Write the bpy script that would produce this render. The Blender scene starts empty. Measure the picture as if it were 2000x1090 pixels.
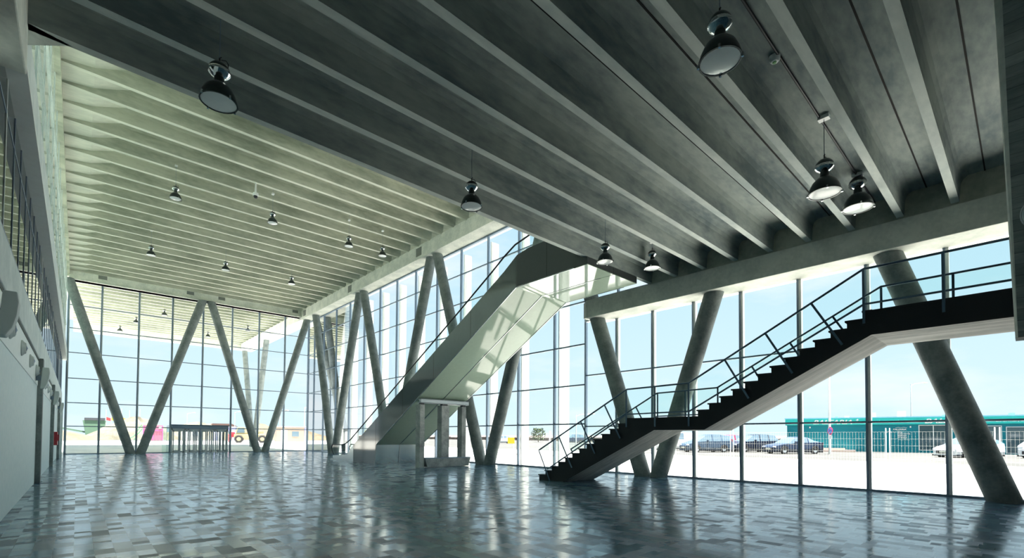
import bpy, math, random
from mathutils import Vector, Matrix
random.seed(7)
S = bpy.context.scene
COL = S.collection

# ------------------------------------------------------------------ camera
f_px, cxp, cyp, yaw, pit, rol = 926.9, 1000.0, 831.2, .74164, .02486, .00629
fw = Vector((math.sin(yaw)*math.cos(pit), math.cos(yaw)*math.cos(pit), math.sin(pit)))
rt = Vector((math.cos(yaw), -math.sin(yaw), 0))
up = rt.cross(fw)
R2 = rt*math.cos(rol) + up*math.sin(rol)
U2 = -rt*math.sin(rol) + up*math.cos(rol)
cam = bpy.data.cameras.new('camera')
co = bpy.data.objects.new('camera', cam); COL.objects.link(co)
M4 = Matrix((R2, U2, -fw)).transposed().to_4x4(); M4.translation = Vector((0, 0, 1.6))
co.matrix_world = M4
cam.sensor_width = 36; cam.lens = f_px/2000*36
cam.shift_x = 0; cam.shift_y = (cyp-545)/2000
cam.clip_start = .05; cam.clip_end = 6000
S.camera = co

# ------------------------------------------------------------------ colour, sky, sun
S.view_settings.view_transform = 'Standard'; S.view_settings.look = 'None'
S.view_settings.gamma = 1; S.view_settings.use_curve_mapping = False
S.view_settings.exposure = 0.12
S.cycles.max_bounces = 10; S.cycles.diffuse_bounces = 6; S.cycles.glossy_bounces = 4
S.cycles.transparent_max_bounces = 16; S.cycles.sample_clamp_indirect = 6
S.cycles.use_denoising = True
S.cycles.caustics_reflective = False; S.cycles.caustics_refractive = False

W = bpy.data.worlds.new('sky'); S.world = W; W.use_nodes = True
nt = W.node_tree; nt.nodes.clear()
def N(t, k, **kw):
    n = t.nodes.new(k)
    for a, b in kw.items(): setattr(n, a, b)
    return n
out = N(nt, 'ShaderNodeOutputWorld'); bg = N(nt, 'ShaderNodeBackground')
tc = N(nt, 'ShaderNodeTexCoord'); sep = N(nt, 'ShaderNodeSeparateXYZ')
ramp = N(nt, 'ShaderNodeValToRGB')
ramp.color_ramp.elements[0].position = 0.0; ramp.color_ramp.elements[0].color = (.70, .89, .97, 1)
ramp.color_ramp.elements[1].position = .75; ramp.color_ramp.elements[1].color = (.40, .66, .88, 1)
e = ramp.color_ramp.elements.new(.3); e.color = (.56, .79, .93, 1)
mp = N(nt, 'ShaderNodeMapping'); mp.inputs['Scale'].default_value = (1, 1, 3.2)
nz = N(nt, 'ShaderNodeTexNoise'); nz.inputs['Scale'].default_value = 2.6; nz.inputs['Detail'].default_value = 9; nz.inputs['Roughness'].default_value = .58
cr = N(nt, 'ShaderNodeValToRGB'); cr.color_ramp.elements[0].position = .47; cr.color_ramp.elements[0].color = (0, 0, 0, 1)
cr.color_ramp.elements[1].position = .70; cr.color_ramp.elements[1].color = (.85, .85, .85, 1)
mx = N(nt, 'ShaderNodeMixRGB'); mx.inputs[2].default_value = (.90, .95, .98, 1)
L = nt.links.new
L(tc.outputs['Generated'], sep.inputs[0]); L(sep.outputs[2], ramp.inputs[0])
L(tc.outputs['Generated'], mp.inputs[0]); L(mp.outputs[0], nz.inputs[0]); L(nz.outputs[0], cr.inputs[0])
L(cr.outputs[0], mx.inputs[0]); L(ramp.outputs[0], mx.inputs[1]); L(mx.outputs[0], bg.inputs[0])
bg.inputs[1].default_value = 1.05; L(bg.outputs[0], out.inputs[0])

sl = bpy.data.lights.new('sun', 'SUN'); so = bpy.data.objects.new('sun', sl); COL.objects.link(so)
sl.energy = 29; sl.angle = .01; sl.color = (1, .975, .93)
so.rotation_euler = Vector((0, -.12, 1)).to_track_quat('Z', 'Y').to_euler()

# ------------------------------------------------------------------ materials
MATS = {}
def mat(name, col, rough=.6, metal=0.0, spec=.5, build=None, ior=None):
    if name in MATS: return MATS[name]
    m = bpy.data.materials.new(name); m.use_nodes = True
    b = m.node_tree.nodes['Principled BSDF']
    b.inputs['Base Color'].default_value = (*col, 1); b.inputs['Roughness'].default_value = rough
    b.inputs['Metallic'].default_value = metal; b.inputs['Specular IOR Level'].default_value = spec
    if ior: b.inputs['IOR'].default_value = ior
    if name == 'mosaic_stone_tiles': b.inputs['Specular Tint'].default_value = (.66, .90, 1, 1)
    if build: build(m.node_tree, b)
    else:
        t = m.node_tree
        n = N(t, 'ShaderNodeTexNoise'); n.inputs['Scale'].default_value = 6; n.inputs['Detail'].default_value = 4
        r = N(t, 'ShaderNodeMixRGB'); r.inputs[1].default_value = (*[c*.92 for c in col], 1); r.inputs[2].default_value = (*[min(1, c*1.06) for c in col], 1)
        g = N(t, 'ShaderNodeNewGeometry')
        t.links.new(g.outputs['Position'], n.inputs[0]); t.links.new(n.outputs[0], r.inputs[0]); t.links.new(r.outputs[0], b.inputs['Base Color'])
    MATS[name] = m
    return m

def concrete(lo, hi, scale=(1, 1, 1), bump=.25, sc=.8, stain=.0, boards=None):
    def f(t, b):
        l = t.links.new
        g = N(t, 'ShaderNodeNewGeometry'); mp = N(t, 'ShaderNodeMapping'); mp.inputs['Scale'].default_value = scale
        l(g.outputs['Position'], mp.inputs[0])
        n1 = N(t, 'ShaderNodeTexNoise'); n1.inputs['Scale'].default_value = sc; n1.inputs['Detail'].default_value = 10; n1.inputs['Roughness'].default_value = .62
        n2 = N(t, 'ShaderNodeTexNoise'); n2.inputs['Scale'].default_value = sc*9; n2.inputs['Detail'].default_value = 6
        l(mp.outputs[0], n1.inputs[0]); l(mp.outputs[0], n2.inputs[0])
        a = N(t, 'ShaderNodeMath', operation='MULTIPLY_ADD'); a.inputs[1].default_value = .35
        l(n2.outputs[0], a.inputs[0]); l(n1.outputs[0], a.inputs[2])
        r = N(t, 'ShaderNodeValToRGB'); r.color_ramp.elements[0].position = .52; r.color_ramp.elements[0].color = (*lo, 1)
        r.color_ramp.elements[1].position = .80; r.color_ramp.elements[1].color = (*hi, 1)
        l(a.outputs[0], r.inputs[0]); colout = r.outputs[0]
        if boards:
            ax, w, seam = boards
            s = N(t, 'ShaderNodeSeparateXYZ'); l(g.outputs['Position'], s.inputs[0])
            d = N(t, 'ShaderNodeMath', operation='DIVIDE'); d.inputs[1].default_value = w
            l(s.outputs[ax], d.inputs[0])
            fl = N(t, 'ShaderNodeMath', operation='FLOOR'); l(d.outputs[0], fl.inputs[0])
            wn = N(t, 'ShaderNodeTexWhiteNoise', noise_dimensions='1D'); l(fl.outputs[0], wn.inputs['W'])
            fr = N(t, 'ShaderNodeMath', operation='FRACT'); l(d.outputs[0], fr.inputs[0])
            ls = N(t, 'ShaderNodeMath', operation='LESS_THAN'); ls.inputs[1].default_value = .06; l(fr.outputs[0], ls.inputs[0])
            m1 = N(t, 'ShaderNodeMath', operation='MULTIPLY_ADD'); m1.inputs[1].default_value = .3; m1.inputs[2].default_value = .82; l(wn.outputs[0], m1.inputs[0])
            m2 = N(t, 'ShaderNodeMath', operation='MULTIPLY_ADD'); m2.inputs[1].default_value = -seam; l(ls.outputs[0], m2.inputs[0]); l(m1.outputs[0], m2.inputs[2])
            vm = N(t, 'ShaderNodeVectorMath', operation='SCALE'); l(colout, vm.inputs[0]); l(m2.outputs[0], vm.inputs['Scale']); colout = vm.outputs[0]
        l(colout, b.inputs['Base Color'])
        bp = N(t, 'ShaderNodeBump'); bp.inputs['Strength'].default_value = bump; bp.inputs['Distance'].default_value = .01
        l(n2.outputs[0], bp.inputs['Height']); l(bp.outputs[0], b.inputs['Normal'])
    return f

def floor_build(t, b):
    l = t.links.new
    g = N(t, 'ShaderNodeNewGeometry'); s = N(t, 'ShaderNodeSeparateXYZ'); l(g.outputs['Position'], s.inputs[0])
    def M(op, a, bb=None, c=None):
        n = N(t, 'ShaderNodeMath', operation=op)
        for i, v in enumerate((a, bb, c)):
            if v is None: continue
            if isinstance(v, (int, float)): n.inputs[i].default_value = v
            else: l(v, n.inputs[i])
        return n.outputs[0]
    def WN(v):
        n = N(t, 'ShaderNodeTexWhiteNoise', noise_dimensions='2D'); l(v, n.inputs['Vector']); return n.outputs['Value']
    def XY(a, c):
        n = N(t, 'ShaderNodeCombineXYZ'); l(a, n.inputs[0])
        if isinstance(c, (int, float)): n.inputs[1].default_value = c
        else: l(c, n.inputs[1])
        return n.outputs[0]
    wx = .21
    xi = M('DIVIDE', s.outputs[0], wx); i = M('FLOOR', xi)
    r0 = WN(XY(i, 3.7))
    yj = M('ADD', M('DIVIDE', s.outputs[1], .52), M('MULTIPLY', r0, 9.0)); j = M('FLOOR', yj); fy = M('FRACT', yj)
    r1 = WN(XY(i, j)); split = M('MULTIPLY_ADD', r1, .56, .22)
    sub = M('GREATER_THAN', fy, split)
    tid = M('ADD', M('MULTIPLY', j, 2), sub)
    r2 = WN(XY(M('ADD', i, 0.31), tid))
    rr = N(t, 'ShaderNodeValToRGB'); rr.color_ramp.interpolation = 'CONSTANT'
    cs = [(0, (.006, .032, .075)), (.15, (.028, .075, .13)), (.34, (.065, .155, .24)), (.52, (.125, .25, .345)), (.78, (.21, .355, .44))]
    rr.color_ramp.elements[0].color = (*cs[0][1], 1); rr.color_ramp.elements[1].position = cs[1][0]; rr.color_ramp.elements[1].color = (*cs[1][1], 1)
    for p, c in cs[2:]:
        e = rr.color_ramp.elements.new(p); e.color = (*c, 1)
    l(r2, rr.inputs[0])
    # joints
    fx = M('FRACT', xi)
    jx = M('LESS_THAN', M('MINIMUM', fx, M('SUBTRACT', 1, fx)), .011)
    jy = M('LESS_THAN', M('MINIMUM', M('ABSOLUTE', M('SUBTRACT', fy, split)), M('MINIMUM', fy, M('SUBTRACT', 1, fy))), .006)
    jj = M('MAXIMUM', jx, jy)
    # veining
    n = N(t, 'ShaderNodeTexNoise'); n.inputs['Scale'].default_value = 7; n.inputs['Detail'].default_value = 5; l(g.outputs['Position'], n.inputs[0])
    m0 = N(t, 'ShaderNodeVectorMath', operation='SCALE'); l(rr.outputs[0], m0.inputs[0]); l(M('MULTIPLY_ADD', n.outputs[0], .35, .83), m0.inputs['Scale'])
    mixc = N(t, 'ShaderNodeMixRGB'); mixc.inputs[2].default_value = (.12, .16, .19, 1); l(jj, mixc.inputs[0]); l(m0.outputs[0], mixc.inputs[1])
    l(mixc.outputs[0], b.inputs['Base Color'])
    n3 = N(t, 'ShaderNodeTexNoise'); n3.inputs['Scale'].default_value = 1.3; n3.inputs['Detail'].default_value = 3; l(g.outputs['Position'], n3.inputs[0])
    l(M('ADD', M('MULTIPLY_ADD', M('POWER', M('SUBTRACT', 1, r2), 2.0), .26, .06), M('MULTIPLY', n3.outputs[0], .10)), b.inputs['Roughness'])
    # slightly uneven setting of each tile
    tilt = WN(XY(M('ADD', i, .77), tid))
    hgt = M('MULTIPLY', M('SUBTRACT', tilt, .5), M('MULTIPLY', fy, 1.0))
    bp = N(t, 'ShaderNodeBump'); bp.inputs['Strength'].default_value = .5; bp.inputs['Distance'].default_value = .0035
    l(M('ADD', hgt, M('MULTIPLY', n3.outputs[0], 2.0)), bp.inputs['Height']); l(bp.outputs[0], b.inputs['Normal'])

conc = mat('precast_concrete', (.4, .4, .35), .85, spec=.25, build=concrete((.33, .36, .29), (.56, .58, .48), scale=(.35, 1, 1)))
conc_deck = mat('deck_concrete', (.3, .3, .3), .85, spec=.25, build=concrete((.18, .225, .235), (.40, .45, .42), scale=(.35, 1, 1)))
soffit_m = mat('lit_rib_soffit', (.7, .7, .6), .8, spec=.25, build=concrete((.62, .66, .56), (.80, .82, .70), scale=(.35, 1, 1)))  # rib undersides paler than the webs, carrying light bounced from the floor
soffit_d = mat('lit_deck_rib_soffit', (.5, .5, .5), .8, spec=.25, build=concrete((.40, .47, .46), (.60, .65, .61), scale=(.35, 1, 1)))  # deck rib undersides, bounce light put into a paler tone
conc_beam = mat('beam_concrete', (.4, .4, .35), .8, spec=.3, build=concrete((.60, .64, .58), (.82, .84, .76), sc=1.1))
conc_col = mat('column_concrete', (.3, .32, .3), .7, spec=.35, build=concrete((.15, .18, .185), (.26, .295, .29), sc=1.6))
conc_board = mat('board_marked_concrete', (.3, .3, .3), .8, spec=.3, build=concrete((.34, .38, .37), (.58, .62, .58), scale=(1, .35, 2.5), sc=1.5, boards=(2, .17, .35)))
conc_stair = mat('stair_concrete', (.4, .4, .38), .75, spec=.3, build=concrete((.36, .38, .36), (.58, .59, .55), scale=(2.5, .6, .6), sc=1.4, boards=(0, .13, .2)))
dark_side = mat('dark_side_concrete', (.022, .026, .03), .6, spec=.3)  # stair side skin, far darker than the stair body concrete
black_tread = mat('black_tread', (.012, .014, .022), .5)
floor_m = mat('mosaic_stone_tiles', (.3, .35, .4), .1, spec=.62, build=floor_build)
white_wall = mat('white_textured_wall', (.66, .76, .76), .6, build=concrete((.76, .88, .90), (.84, .94, .95), sc=6, bump=.15))
white_paint = mat('white_painted_band', (.86, .91, .89), .5)
steel_fr = mat('steel_blue_frame', (.22, .30, .40), .4, metal=.1)
alu = mat('aluminium_frame', (.55, .61, .64), .4, metal=.2)
alu_white = mat('white_aluminium', (.85, .88, .88), .4)
black = mat('black_rubber', (.01, .012, .02), .45)
rail_m = mat('blue_grey_painted_rail', (.10, .17, .25), .35, metal=.3)
joint_m = mat('dark_joint', (.012, .012, .012), .9)
dark_room = mat('dim_room_wall', (.10, .12, .11), .8)
grey_band = mat('pale_blue_grey_concrete', (.42, .48, .50), .7, build=concrete((.58, .66, .66), (.74, .80, .79), sc=1.5))
esc_side = mat('dark_grey_lacquer_panel', (.085, .11, .115), .07, spec=.6, ior=1.6)
esc_under = mat('pale_green_lacquer_panel', (.36, .46, .37), .05, spec=.4, ior=1.45)
steel_br = mat('brushed_stainless', (.5, .54, .54), .22, metal=.9)
chrome = mat('chrome', (.75, .78, .78), .1, metal=1)
shade_m = mat('dark_green_grey_shade', (.035, .05, .05), .3, metal=.4)
lens_m = mat('white_prismatic_lens', (.75, .82, .82), .15)
speaker_m = mat('pale_grey_speaker', (.60, .66, .65), .6)
red_m = mat('red_enamel', (.35, .02, .03), .4)
tarmac = mat('sunlit_pale_paving', (.6, .58, .52), .9, build=concrete((.56, .55, .50), (.70, .68, .62), sc=.25, bump=.1))
teal = mat('teal_cladding', (.014, .23, .29), .6, spec=.2)
teal_hi = mat('turquoise_fascia', (.045, .60, .56), .6, spec=.2)
white_m = mat('white_paint', (.86, .86, .84), .5)
sand = mat('tan_earth', (.5, .4, .25), .95, build=concrete((.085, .066, .038), (.14, .115, .073), sc=.25, bump=.6))
sand2 = mat('pale_gravel', (.6, .55, .4), .95, build=concrete((.09, .082, .056), (.15, .14, .105), sc=.5, bump=.8))
stone = mat('pinkish_harbour_stone', (.4, .33, .28), .95, build=concrete((.10, .078, .068), (.19, .155, .135), sc=.7, bump=.8))

lot = mat('grey_parking_asphalt', (.13, .13, .12), .9, build=concrete((.056, .055, .050), (.080, .078, .072), sc=.3, bump=.1))
def glassmat(name, tint, refl_ior=1.5, opac=0.0, body=(.5, .6, .6), rough=0.0):
    m = bpy.data.materials.new(name); m.use_nodes = True; t = m.node_tree; t.nodes.clear()
    o = N(t, 'ShaderNodeOutputMaterial'); tr = N(t, 'ShaderNodeBsdfTransparent'); gl = N(t, 'ShaderNodeBsdfGlossy')
    tr.inputs[0].default_value = (*tint, 1); gl.inputs['Roughness'].default_value = rough
    fr = N(t, 'ShaderNodeFresnel'); fr.inputs[0].default_value = refl_ior
    mx = N(t, 'ShaderNodeMixShader'); l = t.links.new
    base = tr.outputs[0]
    if opac:
        df = N(t, 'ShaderNodeBsdfTranslucent' if 'milky' in name else 'ShaderNodeBsdfDiffuse'); df.inputs[0].default_value = (*body, 1)
        m2 = N(t, 'ShaderNodeMixShader'); m2.inputs[0].default_value = opac; l(tr.outputs[0], m2.inputs[1]); l(df.outputs[0], m2.inputs[2]); base = m2.outputs[0]
    l(fr.outputs[0], mx.inputs[0]); l(base, mx.inputs[1]); l(gl.outputs[0], mx.inputs[2]); l(mx.outputs[0], o.inputs[0])
    MATS[name] = m; return m
glass = glassmat('clear_glass', (.97, .985, .985), 1.08)
glass_rail = glassmat('greenish_rail_glass', (.86, .95, .93), 1.15)
glass_in = glassmat('reflective_green_glass', (.55, .66, .60), 1.9)
glass_frost = glassmat('milky_green_glass', (.42, .52, .46), 1.6, .65, (.38, .47, .40))
glass_dark = glassmat('dark_car_glass', (.25, .30, .32), 1.5, .5, (.10, .13, .15))

# ------------------------------------------------------------------ mesh helper
class MB:
    def __init__(s): s.v = []; s.f = []; s.m = []
    def add(s, vs, fs, mi=0):
        o = len(s.v); s.v += [tuple(p) for p in vs]; s.f += [tuple(i+o for i in q) for q in fs]; s.m += [mi]*len(fs); return s
    def box(s, x0, x1, y0, y1, z0, z1, mi=0):
        return s.add([(x0,y0,z0),(x1,y0,z0),(x1,y1,z0),(x0,y1,z0),(x0,y0,z1),(x1,y0,z1),(x1,y1,z1),(x0,y1,z1)],
                     [(0,3,2,1),(4,5,6,7),(0,1,5,4),(1,2,6,5),(2,3,7,6),(3,0,4,7)], mi)
    def prism(s, prof, a0, a1, axis='y', mi=0):
        n = len(prof)
        def P(p, a):
            if axis == 'y': return (p[0], a, p[1])
            if axis == 'x': return (a, p[0], p[1])
            return (p[0], p[1], a)
        vs = [P(p, a0) for p in prof] + [P(p, a1) for p in prof]
        fs = [tuple(range(n)), tuple(range(2*n-1, n-1, -1))] + [(i, (i+1) % n, n+(i+1) % n, n+i) for i in range(n)]
        return s.add(vs, fs, mi)
    def tube(s, pts, r, n=10, cap=True, mi=0):
        pts = [Vector(p) for p in pts]; rings = []
        up = Vector((0, 0, 1))
        for i, p in enumerate(pts):
            a = pts[max(0, i-1)]; b = pts[min(len(pts)-1, i+1)]; d = (b-a).normalized()
            if abs(d.z) > .98: u = Vector((1, 0, 0)).cross(d).normalized()
            else: u = up.cross(d).normalized()
            w = d.cross(u); rr = r[i] if isinstance(r, (list, tuple)) else r
            rings.append([p + (u*math.cos(k*2*math.pi/n) + w*math.sin(k*2*math.pi/n))*rr for k in range(n)])
        vs = [v for q in rings for v in q]; fs = []
        for i in range(len(rings)-1):
            for k in range(n): fs.append((i*n+k, i*n+(k+1) % n, (i+1)*n+(k+1) % n, (i+1)*n+k))
        if cap: fs += [tuple(range(n-1, -1, -1)), tuple((len(rings)-1)*n+k for k in range(n))]
        return s.add(vs, fs, mi)
    def lathe(s, prof, c=(0, 0, 0), n=24, mi=0):
        vs = []; fs = []
        for r, z in prof:
            for k in range(n): vs.append((c[0]+r*math.cos(k*2*math.pi/n), c[1]+r*math.sin(k*2*math.pi/n), c[2]+z))
        for i in range(len(prof)-1):
            for k in range(n): fs.append((i*n+k, i*n+(k+1) % n, (i+1)*n+(k+1) % n, (i+1)*n+k))
        return s.add(vs, fs, mi)
    def beam(s, p, q, w, h, mi=0):
        p = Vector(p); q = Vector(q); d = (q-p).normalized()
        u = Vector((0, 0, 1)).cross(d)
        if u.length < .05: u = Vector((1, 0, 0))
        u.normalize(); v = d.cross(u)
        c = [p+u*a*w/2+v*b*h/2 for a, b in ((-1,-1),(1,-1),(1,1),(-1,1))]
        c += [x+(q-p) for x in c]
        return s.add(c, [(0,3,2,1),(4,5,6,7),(0,1,5,4),(1,2,6,5),(2,3,7,6),(3,0,4,7)], mi)
    def build(s, name, mats, parent=None, smooth=False, bevel=0, loc=None, kind=None):
        me = bpy.data.meshes.new(name); me.from_pydata(s.v, [], s.f)
        for m in (mats if isinstance(mats, (list, tuple)) else [mats]): me.materials.append(m)
        me.polygons.foreach_set('material_index', s.m)
        me.validate(); me.update()
        import bmesh
        bm = bmesh.new(); bm.from_mesh(me); bmesh.ops.recalc_face_normals(bm, faces=bm.faces); bm.to_mesh(me); bm.free()
        if smooth:
            me.polygons.foreach_set('use_smooth', [True]*len(me.polygons))
            try: me.set_sharp_from_angle(angle=math.radians(40))
            except Exception: pass
        o = bpy.data.objects.new(name, me); COL.objects.link(o)
        if parent: o.parent = parent
        if loc: o.location = loc
        if kind: o['kind'] = kind
        if bevel:
            b = o.modifiers.new('edge', 'BEVEL'); b.width = bevel; b.segments = 2; b.limit_method = 'ANGLE'
        return o
def tag(o, label=None, cat=None, group=None, kind=None):
    if label: o['label'] = label
    if cat: o['category'] = cat
    if group: o['group'] = group
    if kind: o['kind'] = kind
    return o
def thing(name, label, cat, loc=(0, 0, 0), rz=0, group=None):
    o = bpy.data.objects.new(name, None); COL.objects.link(o); o.location = loc; o.rotation_euler = (0, 0, rz)
    o.empty_display_size = .2
    return tag(o, label, cat, group)
def struct(name, loc=(0, 0, 0)):
    o = bpy.data.objects.new(name, None); COL.objects.link(o); o.location = loc; o['kind'] = 'structure'; return o
def copy_tree(o, parent=None):
    c = o.copy(); COL.objects.link(c); c.parent = parent
    if parent: c.matrix_parent_inverse = Matrix()
    for ch in list(o.children): copy_tree(ch, c)
    return c
ORD = ['first', 'second', 'third', 'fourth', 'fifth', 'sixth', 'seventh', 'eighth', 'ninth', 'tenth', 'eleventh', 'twelfth', 'thirteenth', 'fourteenth', 'fifteenth', 'sixteenth']

XL, XG, YE, YD, YB = -.98, 18.3, 52.7, 10.45, -9.0    # left face, long glass wall, end wall, deck edge, back wall

# ------------------------------------------------------------------ floor, ceilings
MB().box(-4.5, 18.6, YB, YE+.3, -.25, 0).build('floor', floor_m, kind='structure')

def rib_prof(y, z0, h, w0=.085, w1=.115, w2=.27):
    return [(y-w0, z0), (y+w0, z0), (y+w1, z0+h*.7), (y+w1+.05, z0+h*.88), (y+w2, z0+h), (y-w2, z0+h), (y-w1-.05, z0+h*.88), (y-w1, z0+h*.7)]
def rib(prof, x0, x1, mats, parent):
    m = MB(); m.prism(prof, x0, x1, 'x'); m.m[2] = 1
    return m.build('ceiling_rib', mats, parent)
lowc = struct('ceiling')
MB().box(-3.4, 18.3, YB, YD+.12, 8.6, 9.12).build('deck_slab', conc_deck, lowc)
ribys = [YD-1.148*k for k in range(17)]
for k, y in enumerate(ribys):
    x0, x1 = -.7, 17.25
    if y < .75: x0, x1 = -.7, (8.8 if y > -6 else 17.25)
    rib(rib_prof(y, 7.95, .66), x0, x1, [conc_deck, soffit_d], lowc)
    if k:
        MB().box(-.7, 17.2, y+.574-.014, y+.574+.014, 8.585, 8.61).build('ceiling_joint', joint_m, lowc)
MB().box(17.2, 17.26, YB, YD, 7.9, 8.62).build('deck_end_wall', conc, lowc)
highc = struct('ceiling')
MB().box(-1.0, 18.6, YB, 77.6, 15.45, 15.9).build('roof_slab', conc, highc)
MB().prism([(-.8, 14.86), (-.8, 15.46), (1.4, 15.46), (.9, 15.28), (.2, 15.0)], 11.9, 51.9, 'y').build('lit_end_wedge', soffit_m, highc)  # added infill, pale and sloped to show window light on the rib ends
hy = []
y = 12.0
while y < 51.9: hy.append(y); y += 1.375
for y in hy:
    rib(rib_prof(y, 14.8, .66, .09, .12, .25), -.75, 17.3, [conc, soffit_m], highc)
y = 54.0
canopy = struct('ceiling')
while y < 77:
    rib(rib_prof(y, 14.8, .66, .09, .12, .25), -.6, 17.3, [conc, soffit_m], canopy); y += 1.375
MB().box(-.6, 18.4, 76.9, 77.6, 14.0, 15.46).build('canopy_edge', conc_beam, canopy)

# ------------------------------------------------------------------ beams
def beam_thing(name, mb, label, cat='beam', m=conc_beam):
    o = mb.build(name, m, bevel=.02); return tag(o, label, cat, kind='thing')
low = [(17.2, 7.12), (18.55, 7.12), (18.55, 7.93), (17.2, 7.93)]
b = MB(); b.prism(low, YB, 13.75, 'y')
b.add([(17.2,13.75,7.12),(18.55,13.75,7.12),(18.55,13.75,7.93),(17.2,13.75,7.93),(17.5,14.15,7.2),(18.55,14.15,7.2),(18.55,14.15,7.93),(17.5,14.15,7.93)],
      [(4,5,6,7),(0,1,5,4),(1,2,6,5),(2,3,7,6),(3,0,4,7)])
beam_thing('edge_beam', b, 'low concrete edge beam above the stair, carrying the dark ceiling ribs')
b = MB().box(17.2, 18.7, YB, 77.2, 13.92, 14.86)
beam_thing('edge_beam', b, 'high concrete edge beam over the tall glass wall behind the escalator')
b = MB().box(-.75, 17.2, 51.9, 52.6, 14.1, 15.4).box(-.75, 17.2, 51.75, 52.6, 14.1, 14.22)
beam_thing('edge_beam', b, 'deep concrete beam spanning the end wall above the entrance')
for y in (5.4, 16.2, 27.2, 38.5, 49.6):
    if y > 12:
        o = MB().box(17.185, 17.2, y+.9, y+1.6, 14.12, 14.7).build('cover_plate', mat('darker_patch', (.2, .22, .2), .8))
        tag(o, 'darker square patch on the high edge beam, %s from the end wall' % {16.2: 'fourth', 27.2: 'third', 38.5: 'second', 49.6: 'nearest'}[y], 'patch', 'patches on the high beam')
for i, x in enumerate((1.3, 7.4, 9.9, 16.6)):
    o = MB().box(x-.28, x+.28, 51.885, 51.9, 14.5, 15.1).build('cover_plate', MATS['darker_patch'])
    tag(o, '%s small square patch from the left on the end wall beam' % ORD[i], 'patch', 'patches on the end beam')

# ------------------------------------------------------------------ slanted columns
def column(p, q, r, label, group):
    p = Vector(p); q = Vector(q); d = q-p
    m = MB(); n = 28; L0 = [Vector((r*math.cos(k*2*math.pi/n), r*math.sin(k*2*math.pi/n), 0)) for k in range(n)]
    dn = d.normalized(); ax = Vector((d.x, d.y, 0)).normalized()
    def ring(c, z):     # horizontal cut of an inclined cylinder
        out = []
        for v in L0:
            a = v.dot(ax); b2 = v - ax*a
            out.append(Vector((c.x, c.y, z)) + ax*(a/dn.z) + b2)
        return out
    R0, R1 = ring(p, p.z), ring(q, q.z)
    m.add(R0+R1, [(k, (k+1) % n, n+(k+1) % n, n+k) for k in range(n)] + [tuple(range(n-1, -1, -1)), tuple(n+k for k in range(n))])
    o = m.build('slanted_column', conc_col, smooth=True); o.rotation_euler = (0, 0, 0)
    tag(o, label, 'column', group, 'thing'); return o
XC = 17.72
bases = [.1, 10.75, 21.65, 32.8, 44.1]; mids = [-5.3, 5.4, 16.2, 27.3, 38.5, 49.5]
names = ['beside the top stair landing', 'behind the lower stair flight', 'right of the escalator support', 'partly behind the escalator', 'at the escalator foot']
for i, yb in enumerate(bases):
    for s in (-1, 1):
        ym = mids[i] if s < 0 else mids[i+1]
        ytop = ym + (.38 if s < 0 else -.38); y0 = yb + s*.36
        ztop = 13.95
        if i == 0 or (i == 1 and s < 0):
            zt = 7.14; t = zt/ztop; ytop = y0 + (ytop-y0)*t; ztop = zt
        if i == 0 and s < 0: side = 'camera-side leg'
        else: side = 'leg leaning to the end wall' if s > 0 else 'leg leaning to the camera'
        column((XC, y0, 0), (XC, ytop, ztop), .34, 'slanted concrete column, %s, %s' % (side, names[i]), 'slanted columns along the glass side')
YC = 51.75
ebase = [3.72, 13.55]; emid = [-1.1, 8.7, 18.2]
for i, xb in enumerate(ebase):
    for s in (-1, 1):
        xm = emid[i] if s < 0 else emid[i+1]; xt = xm + (.32 if s < 0 else -.36)
        column((xb+s*.33, YC, 0), (xt, YC, 14.12), .34, 'slanted concrete column at the end wall, %s leg of the %s V' % ('left' if s < 0 else 'right', 'left-hand' if i == 0 else 'right-hand'), 'slanted columns at the end wall')
for i, (yb, y1) in enumerate(((71.6, 66.2), (71.6, 77.0))):
    column((XC, yb+(-.3 if i == 0 else .3), -.05), (XC, y1, 13.95), .34, 'pale slanted column under the outdoor canopy, %s leg' % ('nearer' if i == 0 else 'farther'), 'canopy columns')

# ------------------------------------------------------------------ glass walls
def mull_y(parent, x, y, z0, z1, w=.06, d=.16, m=steel_fr):     # mullion in a wall of constant x
    MB().box(x-d/2, x+d/2, y-w/2, y+w/2, z0, z1).build('mullion', m, parent)
def pane_x(parent, x, y0, y1, z0, z1, m=glass, name='pane'):
    MB().add([(x, y0, z0), (x, y1, z0), (x, y1, z1), (x, y0, z1)], [(0, 1, 2, 3)]).build(name, m, parent)
TR = [2.28, 4.2, 6.2, 8.3, 10.3, 12.2]
w1 = struct('window_1')      # tall glass side wall
my = [14.63, 16.7, 19.45, 22.2, 24.95, 27.75, 30.6, 33.4, 36.2, 39.1, 42.1, 45.2, 48.3, 50.9]
for y in my:
    mull_y(w1, XG, y, 0, 13.95)
    MB().box(XG-.02, XG+.12, y+.05, y+.09, 0, 13.95).build('mullion_cap', alu, w1)
mull_y(w1, XG, YE, 0, 14.4, .1, .1)
for z in TR: MB().box(XG-.05, XG+.05, 14.63, YE, z-.035, z+.035).build('transom', steel_fr, w1)
MB().box(XG-.08, XG+.08, 11.5, YE, 13.84, 13.94).build('top_rail', steel_fr, w1)
MB().box(XG-.08, XG+.08, 14.63, YE, 0, .06).build('bottom_rail', steel_fr, w1)
MB().box(XG-.05, XG+.05, 9.2, 14.63, 10.27, 10.34).build('transom', steel_fr, w1)
MB().box(XG-.05, XG+.05, 9.2, 14.63, 8.27, 8.34).build('transom', steel_fr, w1)
for y in (12.75, 11.0): mull_y(w1, XG, y, 7.93, 13.95)
pane_x(w1, XG, 14.63, YE, 0, 13.95); pane_x(w1, XG, -2.2, 14.63, 7.93, 13.95)
w2 = struct('window_2')      # low glass wall behind the stair
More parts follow.
